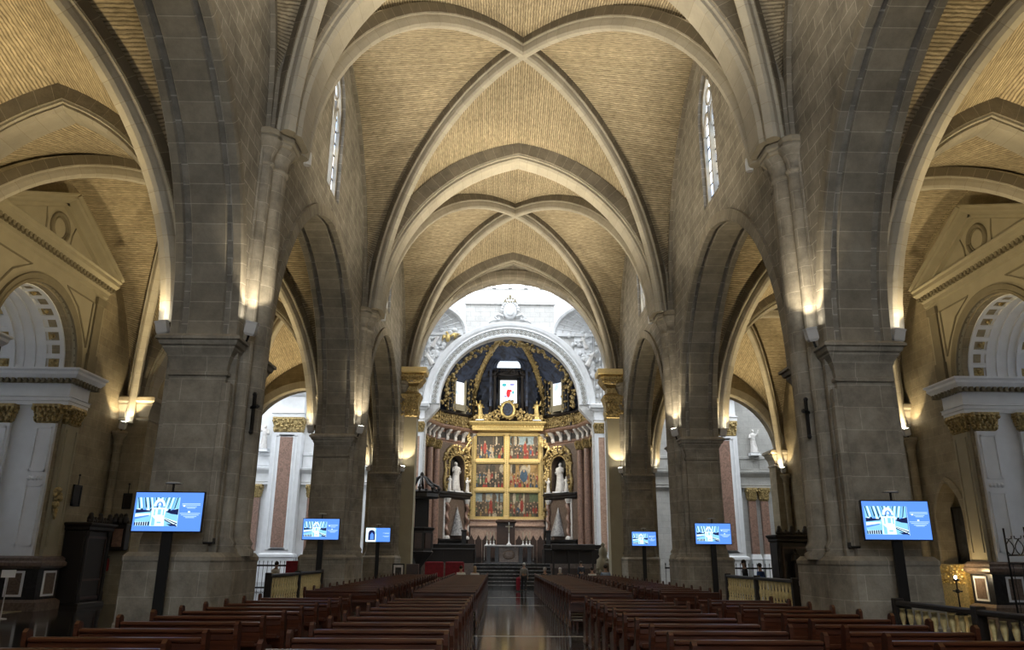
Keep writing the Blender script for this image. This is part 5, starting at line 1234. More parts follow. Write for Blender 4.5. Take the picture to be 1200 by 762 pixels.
# ------------------------------------------------------------------ gilded balustrades
def balustrade(label, p0, p1, h, group, n=None):
    a = Vector((*p0, 0)); b = Vector((*p1, 0)); L = (b - a).length
    t = thing('balustrade', label, 'balustrade', a, math.atan2(b.y - a.y, b.x - a.x), group)
    m = MB(); m.cbox(-.07, L + .07, -.09, .09, h - .1, h, .02); m.build('top_rail', 'dark_wood', t)
    m = MB(); m.cbox(-.07, L + .07, -.1, .1, 0, .14, .02); m.build('base_rail', 'dark_wood', t)
    np = max(2, round(L / 3.2)); ps = [L * k / np for k in range(np + 1)]
    for x in ps:
        m = MB(); m.cbox(x - .09, x + .09, -.1, .1, 0, h + .05, .015); m.build('post', 'dark_wood', t)
    prof = [(.045, .14), (.055, .2), (.03, .26), (.04, .32), (.07, .44), (.055, .56), (.03, .66), (.045, .7), (.03, .74), (.05, .84), (.062, .94), (.035, 1.06), (.05, h - .14), (.055, h - .1)]
    prof = [(r, z if z < 1.07 and h > 1.25 else z * (h - .1) / (h - .1 if h > 1.25 else 1.12)) for r, z in prof]
    prof = [(r, min(z, h - .1)) for r, z in prof]
    first = None; k = int(L / .3)
    for i in range(k):
        x = (i + .5) * L / k
        if min(abs(x - p) for p in ps) < .13: continue
        if first is None:
            m = MB(); m.smooth = True; m.lathe(prof, (0, 0, 0), 10); first = m.build('baluster', 'baluster_gilt', t); first.location = (x, 0, 0)
        else:
            c = first.copy(); COL.objects.link(c); c.parent = t; c.location = (x, 0, 0)
    return t
balustrade('gilded balustrade with dark rail closing the left aisle before the middle pier', (-8.1, 25.6), (-8.1, 33.0), 1.45, None)
balustrade('gilded balustrade with dark rail closing the right aisle before the middle pier', (8.1, 24.0), (8.1, 31.0), 1.42, None)
balustrade('gilded balustrade with dark rail in the right foreground before the nearest pier', (7.75, 8.6), (7.75, 17.2), 1.17, None)
# ------------------------------------------------------------------ dark carved furniture along the walls
def cresting(m, x0, x1, y, z, n, h=.3, axis='x'):
    for k in range(n):
        u = x0 + (k + .5) * (x1 - x0) / n; P = (lambda a, b: (a, y, b)) if axis == 'x' else (lambda a, b: (y, a, b))
        big = 1.3 if k in (0, n - 1, n // 2) else .8
        m.ball(P(u, z + h * .35 * big), (.11 * big, .11 * big, .16 * big), 7, 5); m.ball(P(u, z + h * .8 * big), .07 * big, 6, 4); m.tube([P(u, z), P(u, z + h * big)], .03, 5)
        for s in (-1, 1): m.ball(P(u + s * .12, z + h * .3), .07, 6, 4)
def confessional(label, loc, rz, w=2.6, d=1.2, h=3.0, statue_in=False, name='confessional', cat='confessional'):
    t = thing(name, label, cat, loc, rz)
    m = MB(); m.cbox(-w / 2, w / 2, -d / 2 + .12, d / 2, .2, h - .3, .03); m.build('body', 'dark_wood', t)
    m = MB(); m.stack([([(-w / 2 - e, -d / 2 - e), (w / 2 + e, -d / 2 - e), (w / 2 + e, d / 2), (-w / 2 - e, d / 2)], z) for e, z in ((.06, 0), (.06, .15), (0, .2))]); m.build('base', 'dark_wood', t)
    m = MB(); m.stack([([(-w / 2 - e, -d / 2 - e), (w / 2 + e, -d / 2 - e), (w / 2 + e, d / 2), (-w / 2 - e, d / 2)], z) for e, z in ((0, h - .3), (.05, h - .26), (.05, h - .16), (.15, h - .06), (.15, h), (.05, h + .03))]); m.build('cornice', 'dark_wood', t)
    m = MB(); cresting(m, -w / 2, w / 2, -d / 2 + .1, h, 5, .32); m.build('carved_crest', 'dark_wood', t)
    nb = 3 if w > 2 else 1
    for k in range(nb + 1):
        x = -w / 2 + .08 + k * (w - .16) / nb
        m = MB(); m.lathe([(.09, .2), (.09, .5), (.06, .6), (.07, 1.4), (.05, h - .6), (.09, h - .45), (.09, h - .3)], (x, -d / 2 + .06, 0), 10); m.build('column', 'dark_wood', t)
    for k in range(nb):
        xa = -w / 2 + .2 + k * (w - .16) / nb; xb = xa + (w - .16) / nb - .24
        m = MB()
        for a0, a1, b0, b1 in ((xa, xa + .08, .3, h - .5), (xb - .08, xb, .3, h - .5), (xa, xb, .3, .4), (xa, xb, h - .6, h - .5), (xa, xb, 1.0, 1.08)): m.box(a0, a1, -d / 2 + .08, -d / 2 + .13, b0, b1)
        m.build('door_panel', 'brown_wood', t)
    return t
confessional('big black carved confessional with toothed crest against the left outer wall', (-17.78, 32.98, 0), -PI / 2 + PI, 1.95, .95, 3.25)
t = confessional('narrow dark carved cabinet beside the nearest right pier, white faced figure inside', (12.5, 36.0, 0), .1, 1.55, .9, 3.05, False, 'carved_cabinet', 'cabinet')
m = MB(); m.box(-.5, .5, -.345, -.325, .5, 2.4); m.build('glass_pane', 'black', t)
s = statue('pale faced figure standing inside the narrow dark cabinet', (12.5 + .04, 35.48, .9), 1.35, 'dark_wood', 61, 0, .1, None, .2)
# wall hung things of the left aisle
def hung(name, label, cat, y, z, w, h, sg, frame, field, hook=True):
    t = thing(name, label, cat, (sg * (XO - .02), y, z))
    m = MB()
    for a0, a1, b0, b1 in ((-w / 2, -w / 2 + .07, -h / 2, h / 2), (w / 2 - .07, w / 2, -h / 2, h / 2), (-w / 2, w / 2, -h / 2, -h / 2 + .07), (-w / 2, w / 2, h / 2 - .07, h / 2)): m.box(*sorted((0, -sg * .07)), a0, a1, b0, b1)
    m.build('frame', frame, t)
    m = MB(); m.box(*sorted((0, -sg * .04)), -w / 2 + .06, w / 2 - .06, -h / 2 + .06, h / 2 - .06); m.build('panel', field, t)
    if hook: m = MB(); m.tube([(-sg * .04, 0, h / 2), (-sg * .04, 0, h / 2 + .35)], .02, 5); m.ball((-sg * .04, 0, h / 2 + .4), .05, 6, 4); m.build('hanger', 'dark_metal', t)
    return t
hung('small_picture', 'small dark framed picture hanging above the black confessional', 'picture', 32.4, 4.35, .62, .85, -1, 'black', 'dark_wood')
o = hung('small_picture', 'small dark framed picture hanging just left of the largest left screen', 'picture', 0, 0, .38, .68, -1, 'black', 'dark_wood'); o.location = (-17.32, 34.93, 4.3); o.rotation_euler = (0, 0, -PI / 2)
t = thing('wall_cabinet', 'small black carved wall cabinet with crest, left of the largest left screen', 'cabinet', (-17.3, 34.72, 2.2), -PI / 2)
m = MB(); m.cbox(-.2, .25, -.32, .32, 0, 1.1, .03); m.build('case', 'dark_wood', t)
m = MB(); cresting(m, -.32, .32, .2, 1.1, 3, .35, 'y'); m.build('carved_crest', 'dark_wood', t)
m = MB(); m.box(.25, .28, -.2, .2, .15, .9); m.build('picture', 'red_marble', t)
t = thing('wall_ornament', 'small gilded carved ornament on the beige pilaster left of the confessional', 'ornament', (-18.1, 30.6, 4.0))
m = MB(); m.smooth = True
for k in range(18): m.ball((.1, random.uniform(-.22, .22), random.uniform(-.35, .45)), random.uniform(.07, .14), 6, 4)
m.tube([(0.1, 0, -.3), (.12, 0, -.7)], [.12, .03], 6); m.build('carving', 'old_gold', t)
plain('red_paint', (.30, .02, .018), .35)
t = thing('fire_extinguisher', 'red fire extinguisher hanging on the half pier left of the largest left screen', 'extinguisher', (-17.75, 34.82, 1.35))
m = MB(); m.smooth = True; m.lathe([(0, 0), (.08, 0), (.09, .03), (.09, .42), (.06, .5), (.03, .53)], (0, 0, 0), 12); m.build('cylinder', 'red_paint', t)
m = MB(); m.tube([(0, 0, .52), (0, 0, .6)], .03, 6); m.tube([(0, 0, .58), (.1, -.02, .6)], .015, 5); m.tube([(0, 0, .55), (-.1, 0, .5), (-.11, 0, .2)], .014, 5); m.build('valve_and_hose', 'black', t)
t = thing('notice_stand', 'small white card on a thin stand before the left chapel', 'sign', (-16.9, 26.6, 0))
m = MB(); m.lathe([(.18, 0), (.18, .02), (.02, .04), (.02, 1.3)], (0, 0, 0), 10); m.build('stand', 'fixture_grey', t)
m = MB(); m.box(-.2, .2, -.02, .0, 1.28, 1.52, Matrix.Rotation(.5, 4, 'Z')); m.build('card', 'white_stone', t)
# lattice rail and iron grille in the chapel openings
t = thing('wooden_lattice', 'brown turned wood lattice rail across the left chapel opening', 'lattice', (-20.3, 27.7, 1.95))
m = MB()
for y in (-2.3, 2.3): m.box(-.05, .05, y - .06, y + .06, 0, 1.35)
for z in (.05, .45, .85, 1.2): m.box(-.03, .03, -2.3, 2.3, z - .03, z + .03)
m.build('frame', 'brown_wood', t)
for k in range(17):
    m = MB(); m.lathe([(.03, 0), (.05, .2), (.025, .42), (.055, .65), (.025, .85), (.05, 1.05), (.03, 1.2), (.05, 1.28), (.0, 1.36)], (0, -2.1 + k * .2625, 0), 7); m.build('spindle', 'brown_wood', t)
m = MB(); m.box(-.3, .3, -2.3, 2.3, -1.95, -1.0); m.box(-.35, .35, -2.35, 2.35, -1.0, -.85); m.box(-.3, .3, -2.3, 2.3, -.85, 0); m.build('base', 'brown_marble', t)
t = thing('iron_grille', 'black wrought iron scroll grille across the right chapel opening', 'grille', (18.6, 27.6, 0))
m = MB()
for y in (-2.5, -1.2, 0, 1.2, 2.4): m.tube([(0, y, 0), (0, y, 3.2)], .035, 6)
for z in (.1, 1.9, 2.2): m.tube([(0, -2.5, z), (0, 2.4, z)], .03, 6)
for k in range(9):
    y0 = -2.2 + k * .55
    for s in (-1, 1): m.tube([(0, y0 + s * (.02 + .22 * math.sin(q * .7)), 2.2 + .12 * q - .02 * q * (q > 5)) for q in range(8)], .02, 5)
    m.tube([(0, y0, .1), (0, y0, 1.9)], .014, 5)
m.build('ironwork', 'dark_metal', t)
# right wall niche with dark painting, glowing gilt relief below
t = thing('niche_painting', 'tall nearly black painting in thin frame inside the pointed right wall niche', 'painting', (XO + .55, 32.75, 1.95))
m = MB(); m.box(0, .06, -.88, .88, 0, 2.2); m.build('canvas', 'fresco_dark', t)
m = MB()
for a0, a1, b0, b1 in ((-.92, -.84, -.02, 2.24), (.84, .92, -.02, 2.24), (-.92, .92, -.04, .05), (-.92, .92, 2.16, 2.26)): m.box(-.05, .02, a0, a1, b0, b1)
m.build('frame', 'black', t)
m = MB(); ap = [(31.75, .9)] + archpts(31.75, 33.75, 3.6, 1.6, 10) + [(33.75, .9)]; m.sweep([(XO - .02, a, z) for a, z in ap], (1, 0, 0), [(-.1, -.02), (-.14, .1), (-.06, .24), (.06, .24), (.06, -.02)])
trim(m, 'aisle_stone', 'moulded pointed arch round the niche in the right aisle wall')
m = MB(); m.box(XO + .62, XO + .75, 31.7, 33.8, .5, 5.5); trim(m, 'beige_dark', 'shallow back wall of the pointed niche in the right aisle')
t = thing('gilt_relief', 'gilded relief panel lit by candles under the dark niche painting', 'relief', (18.05, 32.8, 0))
m = MB(); m.box(-.1, .2, -.95, .95, .1, 1.85); m.build('panel', 'gold', t)
m = MB(); m.smooth = True
for k in range(70): m.ball((-.13, random.uniform(-.85, .85), random.uniform(1.1, 1.8)), random.uniform(.04, .1), 6, 4)
m.build('scroll_carving', 'gold', t)
t = thing('votive_stand', 'dark iron votive stand with cross shaped top before the gilt relief', 'stand', (17.2, 31.3, 0))
m = MB(); m.lathe([(.22, 0), (.22, .04), (.03, .08), (.025, 1.2)], (0, 0, 0), 10); m.tube([(0, -.3, .85), (0, .3, .85)], .03, 6); m.ball((0, 0, .85), .09, 8, 5); m.lathe([(.02, 1.2), (.12, 1.25), (.12, 1.3)], (0, 0, 0), 10); m.build('stand', 'dark_metal', t)
m = MB(); m.smooth = True; m.ball((0, 0, 1.36), (.05, .05, .07), 8, 6); m.build('flame_glass', 'lamp_glow', t)
l = bpy.data.lights.new('votive_glow', 'POINT'); l.energy = 45; l.color = (1, .72, .35); l.shadow_soft_size = .08; o = bpy.data.objects.new('votive_glow', l); COL.objects.link(o); o.location = (17.2, 31.3, 1.55)
# crosses, signs, ducts and spotlights on the piers
for sg, nm in ((-1, 'left'), (1, 'right')):
    t = thing('wall_cross', 'small black iron cross on the nave shaft of the nearest %s pier' % nm, 'cross', (sg * 7.08, 19.3, 5.5), sg * PI / 4)
    m = MB(); m.box(-.035, .035, -.05, .02, -.5, .45); m.box(-.2, .2, -.05, .02, .1, .17)
    for p in ((-.2, .135), (.2, .135), (0, .47), (0, -.5)): m.ball((p[0], -.02, p[1]), .06, 6, 4)
    m.build('ironwork', 'dark_metal', t)
    t = thing('cable_duct', 'boxed vertical cable duct on the corner of the nearest %s pier' % nm, 'duct', (sg * 7.5, 18.42, 2.3))
    m = MB(); m.cbox(-.11, .11, -.12, .05, 0, 3.75, .015); m.build('duct', 'pier_stone', t)
    m = MB(); m.cbox(-.12, .12, -.11, .07, -.04, .1, .015); m.build('end_cap', 'dark_metal', t)
    for D, od in ((D1, 'nearest'), (D2, 'middle')):
        t = thing('spotlight', 'small white spotlight beside the high capital of the %s %s pier' % (od, nm), 'spotlight', (sg * 6.72, D + 1.0, 13.55))
        m = MB(); m.smooth = True; m.lathe([(0, .18), (.1, .18), (.12, .1), (.12, -.2), (.1, -.24)], (0, 0, 0), 14); m.build('housing', 'stucco', t)
        m = MB(); m.lathe([(0, -.215), (.09, -.215), (.09, -.235), (0, -.235)], (0, 0, 0), 12); m.build('lens', 'fixture_grey', t)
        m = MB(); m.tube([(0, 0, .1), (sg * .5, 0, .12), (sg * .78, 0, .05)], .025, 6); m.build('bracket', 'fixture_grey', t)
t = thing('number_sign', 'tiny pale framed sign on the middle left pier', 'sign', (-7.4, 35.1, 4.0))
m = MB(); m.box(.0, .05, -.1, .1, -.25, .25); m.build('frame', 'fixture_grey', t); m = MB(); m.box(.05, .055, -.06, .06, -.18, .18); m.build('face', 'beige_stucco', t)
# ------------------------------------------------------------------ presbytery steps, altar and stalls
m = MB()
for k in range(7): m.box(-2.6, 2.9, 54.5 + k * .5, 58.2, k * ZP / 7, (k + 1) * ZP / 7)
struct(m.build('trim_steps', 'floor_marble'), 'dark marble steps rising to the altar')
m = MB()
for k in range(7): m.box(-2.6, 2.9, 54.48 + k * .5, 54.56 + k * .5, (k + 1) * ZP / 7 - .03, (k + 1) * ZP / 7 + .004)
trim(m, 'grey_marble', 'pale nosings on the altar steps')
m = MB(); m.box(-7.6, 7.6, 58, 75, 0, ZP); struct(m.build('floor_presbytery', 'floor_marble'))
t = thing('altar', 'black stone altar table with white cloth edge and brown carved front', 'altar', (0, 63, ZP))
m = MB(); m.box(-1.9, 1.9, -.55, .55, 1.2, 1.34); m.build('table_top', 'black_marble', t)
m = MB(); m.box(-1.93, 1.93, -.57, .57, 1.34, 1.36); m.box(-1.93, 1.93, -.58, -.56, 1.27, 1.36)
for s in (-1, 1): m.box(s * 1.94 - .012, s * 1.94 + .012, -.4, .4, .2, 1.36)
m.build('altar_cloth', 'statue_marble', t)
m = MB(); m.box(-.75, .75, -.42, -.3, .08, 1.15); m.ball((0, -.42, .62), (.5, .06, .36), 12, 7); m.build('carved_front', 'brown_marble', t)
for s in (-1, 1):
    for x in (.95, 1.6): m = MB(); m.box(s * x - .14, s * x + .14, -.4, .4, 0, 1.2); m.build('support', 'black_marble', t)
m = MB(); m.box(-2.0, 2.0, -.7, .7, 0, .07); m.build('plinth', 'black_marble', t)
t = thing('altar_cross', 'tall silver crucifix standing in the middle of the altar', 'cross', (0, 62.9, ZP + 1.36))
m = MB(); m.smooth = True; m.lathe([(.2, 0), (.2, .05), (.08, .14), (.04, .3), (.03, .9)], (0, 0, 0), 12); m.smooth = False; m.box(-.035, .035, -.03, .03, .85, 1.75); m.box(-.28, .28, -.03, .03, 1.38, 1.45); m.build('cross', 'statue_marble', t)
m = MB(); m.smooth = True; m.ball((0, -.06, 1.53), (.04, .04, .06), 8, 6); m.ball((0, -.05, 1.33), (.055, .035, .15), 8, 6); m.tube([(-.25, -.05, 1.44), (0, -.05, 1.42), (.25, -.05, 1.44)], .022, 6); m.tube([(0, -.05, 1.22), (.02, -.06, 1.08), (0, -.05, .92)], .028, 6); m.build('figure', 'beige_stucco', t)
for k, x in enumerate((-1.75, -1.47, -1.2, 1.12, 1.4, 1.66)):
    t = thing('candlestick', 'white candle on silver stick, %s on the altar' % ('leftmost', 'second from the left', 'third from the left', 'third from the right', 'second from the right', 'rightmost')[k], 'candlestick', (x, 62.95, ZP + 1.36), 0, 'altar candlesticks')
    m = MB(); m.smooth = True; m.lathe([(.12, 0), (.12, .04), (.05, .1), (.03, .22), (.05, .28), (.06, .32)], (0, 0, 0), 10); m.build('stick', 'statue_marble', t)
    m = MB(); m.smooth = True; m.lathe([(.028, .32), (.028, 1.0), (0, 1.02)], (0, 0, 0), 8); m.build('candle', 'pink_marble' if 0 else 'beige_stucco', t)
t = thing('throne', 'tall dark red wooden throne behind the altar with flat canopy top', 'throne', (-.15, 73.6, ZP))
m = MB(); m.box(-.85, .85, .2, .35, 0, 3.5); m.stack([([(-.9 - e, -.1 - e), (.9 + e, -.1 - e), (.9 + e, .4), (-.9 - e, .4)], z) for e, z in ((0, 3.5), (.08, 3.6), (.08, 3.72), (-.2, 3.85))]); m.build('back', 'brown_wood', t)
m = MB(); m.box(-.75, .75, -.5, .2, .45, .58); m.build('seat', 'brown_wood', t)
for s in (-1, 1): m = MB(); m.box(s * .82 - .06, s * .82 + .06, -.55, .2, 0, 1.0); m.build('arm', 'brown_wood', t)
for k in range(8):
    s = -1 if k < 4 else 1; j = k if k < 4 else k - 4; x = -.15 + s * (1.22 + .66 * (3 - j if s < 0 else j))
    t = thing('choir_stall', 'dark choir stall with pointed back, %s on the %s of the throne' % (('farthest', 'third', 'second', 'closest')[j] if s < 0 else ('closest', 'second', 'third', 'farthest')[j], 'left' if s < 0 else 'right'), 'stall', (x, 73.2, ZP), 0, 'choir stalls behind the altar')
    m = MB(); m.plate([(-.31, 0), (.31, 0), (.31, 1.95), (.2, 2.02), (.06, 2.3), (0, 2.42), (-.06, 2.3), (-.2, 2.02), (-.31, 1.95)], [], lambda a, z, d: Vector((a, .1 + d, z)), .1); m.build('back', 'brown_wood', t)
    m = MB(); m.box(-.25, .3, -.4, .1, .42, .5); m.build('seat', 'brown_wood', t)
    m = MB(); m.box(-.315, -.26, -.45, .1, 0, .95); m.build('arm', 'brown_wood', t)
for s in (-1, 1):
    t = thing('dark_pier_post', 'plain black upright post at the %s end of the choir stalls' % ('left' if s < 0 else 'right'), 'post', (-.15 + s * 3.75, 70.3, ZP))
    m = MB(); m.cbox(-.2, .2, -.2, .2, 0, 2.75, .03); m.cbox(-.26, .26, -.26, .26, 0, .3, .03); m.cbox(-.26, .26, -.26, .26, 2.6, 2.75, .03); m.build('post', 'black', t)
# low dark stalls on both sides of the presbytery floor
for s in (-1, 1):
    nm = 'left' if s < 0 else 'right'
    for r in range(2):
        t = thing('side_stall', 'long dark bench with panelled front, %s row on the %s of the altar steps' % (('front', 'back')[r], nm), 'bench', (s * 4.8, 58.7 + r * 1.6, ZP - 0), 0, 'side benches by the altar')
        m = MB(); m.cbox(-2.2, 2.2, -.05, .05, 0, .95 + r * .35, .01); m.cbox(-2.25, 2.25, -.16, .12, .95 + r * .35, 1.02 + r * .35, .02); m.build('desk_front', 'dark_wood', t)
        m = MB(); m.cbox(-2.15, 2.15, .55, 1.0, .42, .47, .01); m.build('seat', 'dark_wood', t)
        m = MB()
        for k in range(6): m.box(-2.1 + k * .71, -1.5 + k * .71, -.07, -.05, .15, .8)
        m.build('panels', 'dark_wood', t)
        for k in (-1, 1): m = MB(); m.cbox(k * 2.2 - .05, k * 2.2 + .05, -.05, 1.0, 0, 1.0, .01); m.build('bench_end', 'dark_wood', t)
m = MB(); m.box(-7.6, -2.6, 57.6, 58.02, 0, ZP); m.box(2.9, 7.6, 57.6, 58.02, 0, ZP); trim(m, 'brown_marble', 'low brown parapet in front of the presbytery floor')
plain('red_velvet', (.22, .012, .022), .8, noise=.2, nscale=6)
for k, x in enumerate((-5.05, -3.7)):
    t = thing('red_bench', 'bench with red upholstered back, %s of the two left of the altar steps' % ('left' if k == 0 else 'right'), 'bench', (x, 52.9, 0), 0, 'red benches')
    m = MB(); m.cbox(-.62, .62, -.04, .04, .75, 1.72, .03); m.build('backrest', 'red_velvet', t)
    m = MB(); m.cbox(-.62, .62, .0, .5, .45, .58, .03); m.build('seat', 'red_velvet', t)
    for a in (-.56, .56):
        for b in (0, .44): m = MB(); m.box(a - .03, a + .03, b - .03, b + .03, 0, 1.76 if b == 0 else .45); m.build('leg', 'dark_wood', t)
# pulpit
t = thing('pulpit', 'dark wooden pulpit with ornate crown canopy at the left of the crossing', 'pulpit', (-6.35, 55.4, 0))
n8 = lambda r: [(r * math.cos(2 * PI * k / 8 + PI / 8), r * math.sin(2 * PI * k / 8 + PI / 8)) for k in range(8)]
m = MB(); m.stack([(n8(r), z) for r, z in ((.25, .0), (.45, .05), (.45, .2), (.22, .35), (.2, 1.3), (.5, 1.7), (.95, 2.2), (1.0, 2.3))]); m.build('stem', 'dark_wood', t)
m = MB(); m.stack([(n8(r), z) for r, z in ((1.0, 2.3), (1.05, 2.35), (.95, 2.42), (.95, 3.75), (1.05, 3.85), (1.1, 3.95), (1.0, 4.0))]); m.build('drum', 'dark_wood', t)
m = MB()
for k in range(8): a = 2 * PI * k / 8; m.box(-.24, .24, -.03, .03, 2.6, 3.6, Matrix.Rotation(a + PI / 2, 4, 'Z') @ Matrix.Translation((0, -.9, 0)))
m.build('panels', 'brown_wood', t)
m = MB(); m.box(-.5, .5, .85, .95, 3.9, 6.1); m.build('back_board', 'dark_wood', t)
m = MB(); m.stack([(n8(r), z) for r, z in ((1.25, 6.0), (1.35, 6.06), (1.3, 6.3), (1.4, 6.4), (1.1, 6.5), (.5, 6.6))])
for k in range(8):
    a = 2 * PI * k / 8; c, s = math.cos(a), math.sin(a)
    m.tube([(1.25 * c, 1.25 * s, 6.4), (1.2 * c, 1.2 * s, 6.8), (.75 * c, .75 * s, 7.0), (.4 * c, .4 * s, 7.4), (.1 * c, .1 * s, 7.55)], [.09, .1, .1, .08, .05], 6); m.ball((1.25 * c, 1.25 * s, 6.65), .15, 7, 5)
    a += PI / 8; m.ball((1.2 * math.cos(a), 1.2 * math.sin(a), 6.5), .12, 6, 4)
m.ball((0, 0, 7.65), (.14, .14, .2), 8, 6); m.build('canopy', 'dark_wood', t)
# small furniture round the crossing
t = thing('framed_notice', 'small framed notice with white border on a dark easel left of the pews', 'notice', (-6.85, 48.4, 0))
m = MB(); m.box(-.36, .36, -.03, .03, .55, 1.62); m.build('frame', 'black', t); m = MB(); m.box(-.28, .28, -.036, -.03, .63, 1.54); m.build('white_border', 'statue_marble', t)
m = MB(); m.box(-.18, .18, -.04, -.036, .78, 1.4); m.build('picture', 'fresco_dark', t); m = MB(); m.tube([(-.3, 0, .6), (-.34, 0, 0)], .025, 5); m.tube([(.3, 0, .6), (.34, 0, 0)], .025, 5); m.tube([(0, .03, 1.4), (0, .45, 0)], .025, 5); m.build('easel', 'dark_wood', t)
t = thing('credence_table', 'small wooden table with pale cloth beside the framed notice', 'table', (-6.05, 49.0, 0))
m = MB(); m.cbox(-.4, .4, -.3, .3, .92, .98, .01); m.build('table_top', 'statue_marble', t); m = MB(); m.cbox(-.36, .36, -.27, .27, .98, 1.6, .02); m.build('tabernacle_box', 'brown_wood', t)
for a in (-.34, .34):
    for b in (-.25, .25): m = MB(); m.box(a - .03, a + .03, b - .03, b + .03, 0, .92); m.build('leg', 'brown_wood', t)
t = thing('bronze_lectern', 'brown bronze lectern with figure shaped stem right of the altar steps', 'lectern', (6.3, 54.0, 0))
m = MB(); m.smooth = True; m.lathe([(.5, 0), (.5, .15), (.35, .25), (.3, .9), (.45, 1.1), (.5, 1.5), (.42, 1.9), (.25, 2.1), (.3, 2.3), (.28, 2.6), (.1, 2.75), (.16, 2.9), (0, 3.05)], (0, 0, 0), 12)
for k in range(26): a = random.uniform(0, 2 * PI); m.ball((.46 * math.cos(a), .46 * math.sin(a), random.uniform(1.0, 2.0)), random.uniform(.07, .14), 6, 4)
m.build('stem', 'beige_dark', t)
m = MB(); m.box(-.3, .3, -.25, .1, 2.25, 2.3, Matrix.Rotation(-.1, 4, 'X')); m.build('book_rest', 'brown_wood', t)
for k, (x, y) in enumerate(((7.1, 53.3), (7.75, 53.9))):
    t = thing('marble_pedestal', 'pale marble pedestal right of the bronze lectern, %s of the two' % ('nearer' if k == 0 else 'farther'), 'pedestal', (x, y, 0), 0, 'marble pedestals')
    m = MB(); m.stack([([(-.3 - e, -.3 - e), (.3 + e, -.3 - e), (.3 + e, .3 + e), (-.3 - e, .3 + e)], z) for e, z in ((.1, 0), (.1, .2), (0, .3), (-.05, 1.4), (.02, 1.5), (.14, 1.6), (.14, 1.75))]); m.build('shaft', 'pink_marble', t)
    m = MB(); m.stack([([(-.4, -.4), (.4, -.4), (.4, .4), (-.4, .4)], 1.75), ([(-.42, -.42), (.42, -.42), (.42, .42), (-.42, .42)], 1.85)]); m.build('slab', 'brown_marble', t)
t = thing('wooden_canopy_frame', 'dark wooden frame with flat top and thin legs right of the altar', 'frame', (4.5, 56.6, 0))
m = MB(); m.cbox(-1.55, 1.55, -.35, .35, 2.55, 2.95, .03); m.build('top', 'dark_wood', t)
for a in (-1.4, -.3, .5, 1.4):
    m = MB(); m.box(a - .06, a + .06, -.06, .06, 0, 2.55); m.build('leg', 'dark_wood', t)
m = MB(); m.box(-1.5, 1.5, .2, .26, .1, 1.3); m.build('panel', 'brown_wood', t)
# ------------------------------------------------------------------ shell behind the viewer; unseen west openings added and widened for front fill light
m = MB(); hl = [[(x - w_, 4)] + archpts(x - w_, x + w_, zt - w_ * 1.6, w_ * 1.6, 8) + [(x + w_, 4)] for x, w_, zt in ((-4.6, 2.0, 19), (0, 2.2, 23), (4.6, 2.0, 19))]
m.plate([(-XO - .8, 0), (XO + .8, 0), (XO + .8, 26), (-XO - .8, 26)], hl, lambda a, z, d: Vector((a, -8 - d, z)), .8); struct(m.build('wall_back', 'wall_stone'))
for sg, nm in ((-1, 'left'), (1, 'right')):
    m = MB(); m.box(*sorted((sg * XO, sg * (XO + .8))), -8, D0, 0, 26); struct(m.build('wall_back_%s' % nm, 'aisle_stone'))
m = MB(); m.box(-XO - .8, XO + .8, -8.8, D0, 24, 24.4); struct(m.build('ceiling_back', 'vault_brick'))
# two lamps over the presbytery cornice light the altarpiece
for sg in (-1, 1):
    t = thing('picture_light', 'small lamp on the %s apse cornice aimed at the altarpiece' % ('left' if sg < 0 else 'right'), 'lamp', (sg * 5.9, 71.2, 14.1), 0, 'altarpiece lamps')
    m = MB(); m.lathe([(0, -.2), (.1, -.2), (.13, .15)], (0, 0, 0), 12); m.build('housing', 'dark_metal', t)
    spot('picture_beam', (sg * 5.6, 70.6, 14.0), (0, 74.6, 9.3), P_ALTAR, 70, .6, .1, (1, .9, .72))
    t = thing('apse_fill_lamp', 'small added fill lamp behind the %s end of the white altar arch' % ('left' if sg < 0 else 'right'), 'lamp', (sg * 6.9, 67.4, 14.4), 0, 'added apse fill lamps')  # lamp added to brighten the dark apse walls
    m = MB(); m.lathe([(0, -.2), (.12, -.2), (.16, .15)], (0, 0, 0), 12); m.build('housing', 'dark_metal', t)
    spot('apse_fill_beam', (sg * 6.3, 67.7, 14.5), (-sg * 5.0, 73.5, 11), P_ALTAR * 1.0, 100, .8, .12, (1, .93, .8))
    spot('apse_fill_beam', (sg * 6.0, 67.9, 15.6), (-sg * 3.5, 73.5, 18.5), P_ALTAR * .7, 110, .8, .12, (1, .95, .85))  # second added beam, fills the apse vault
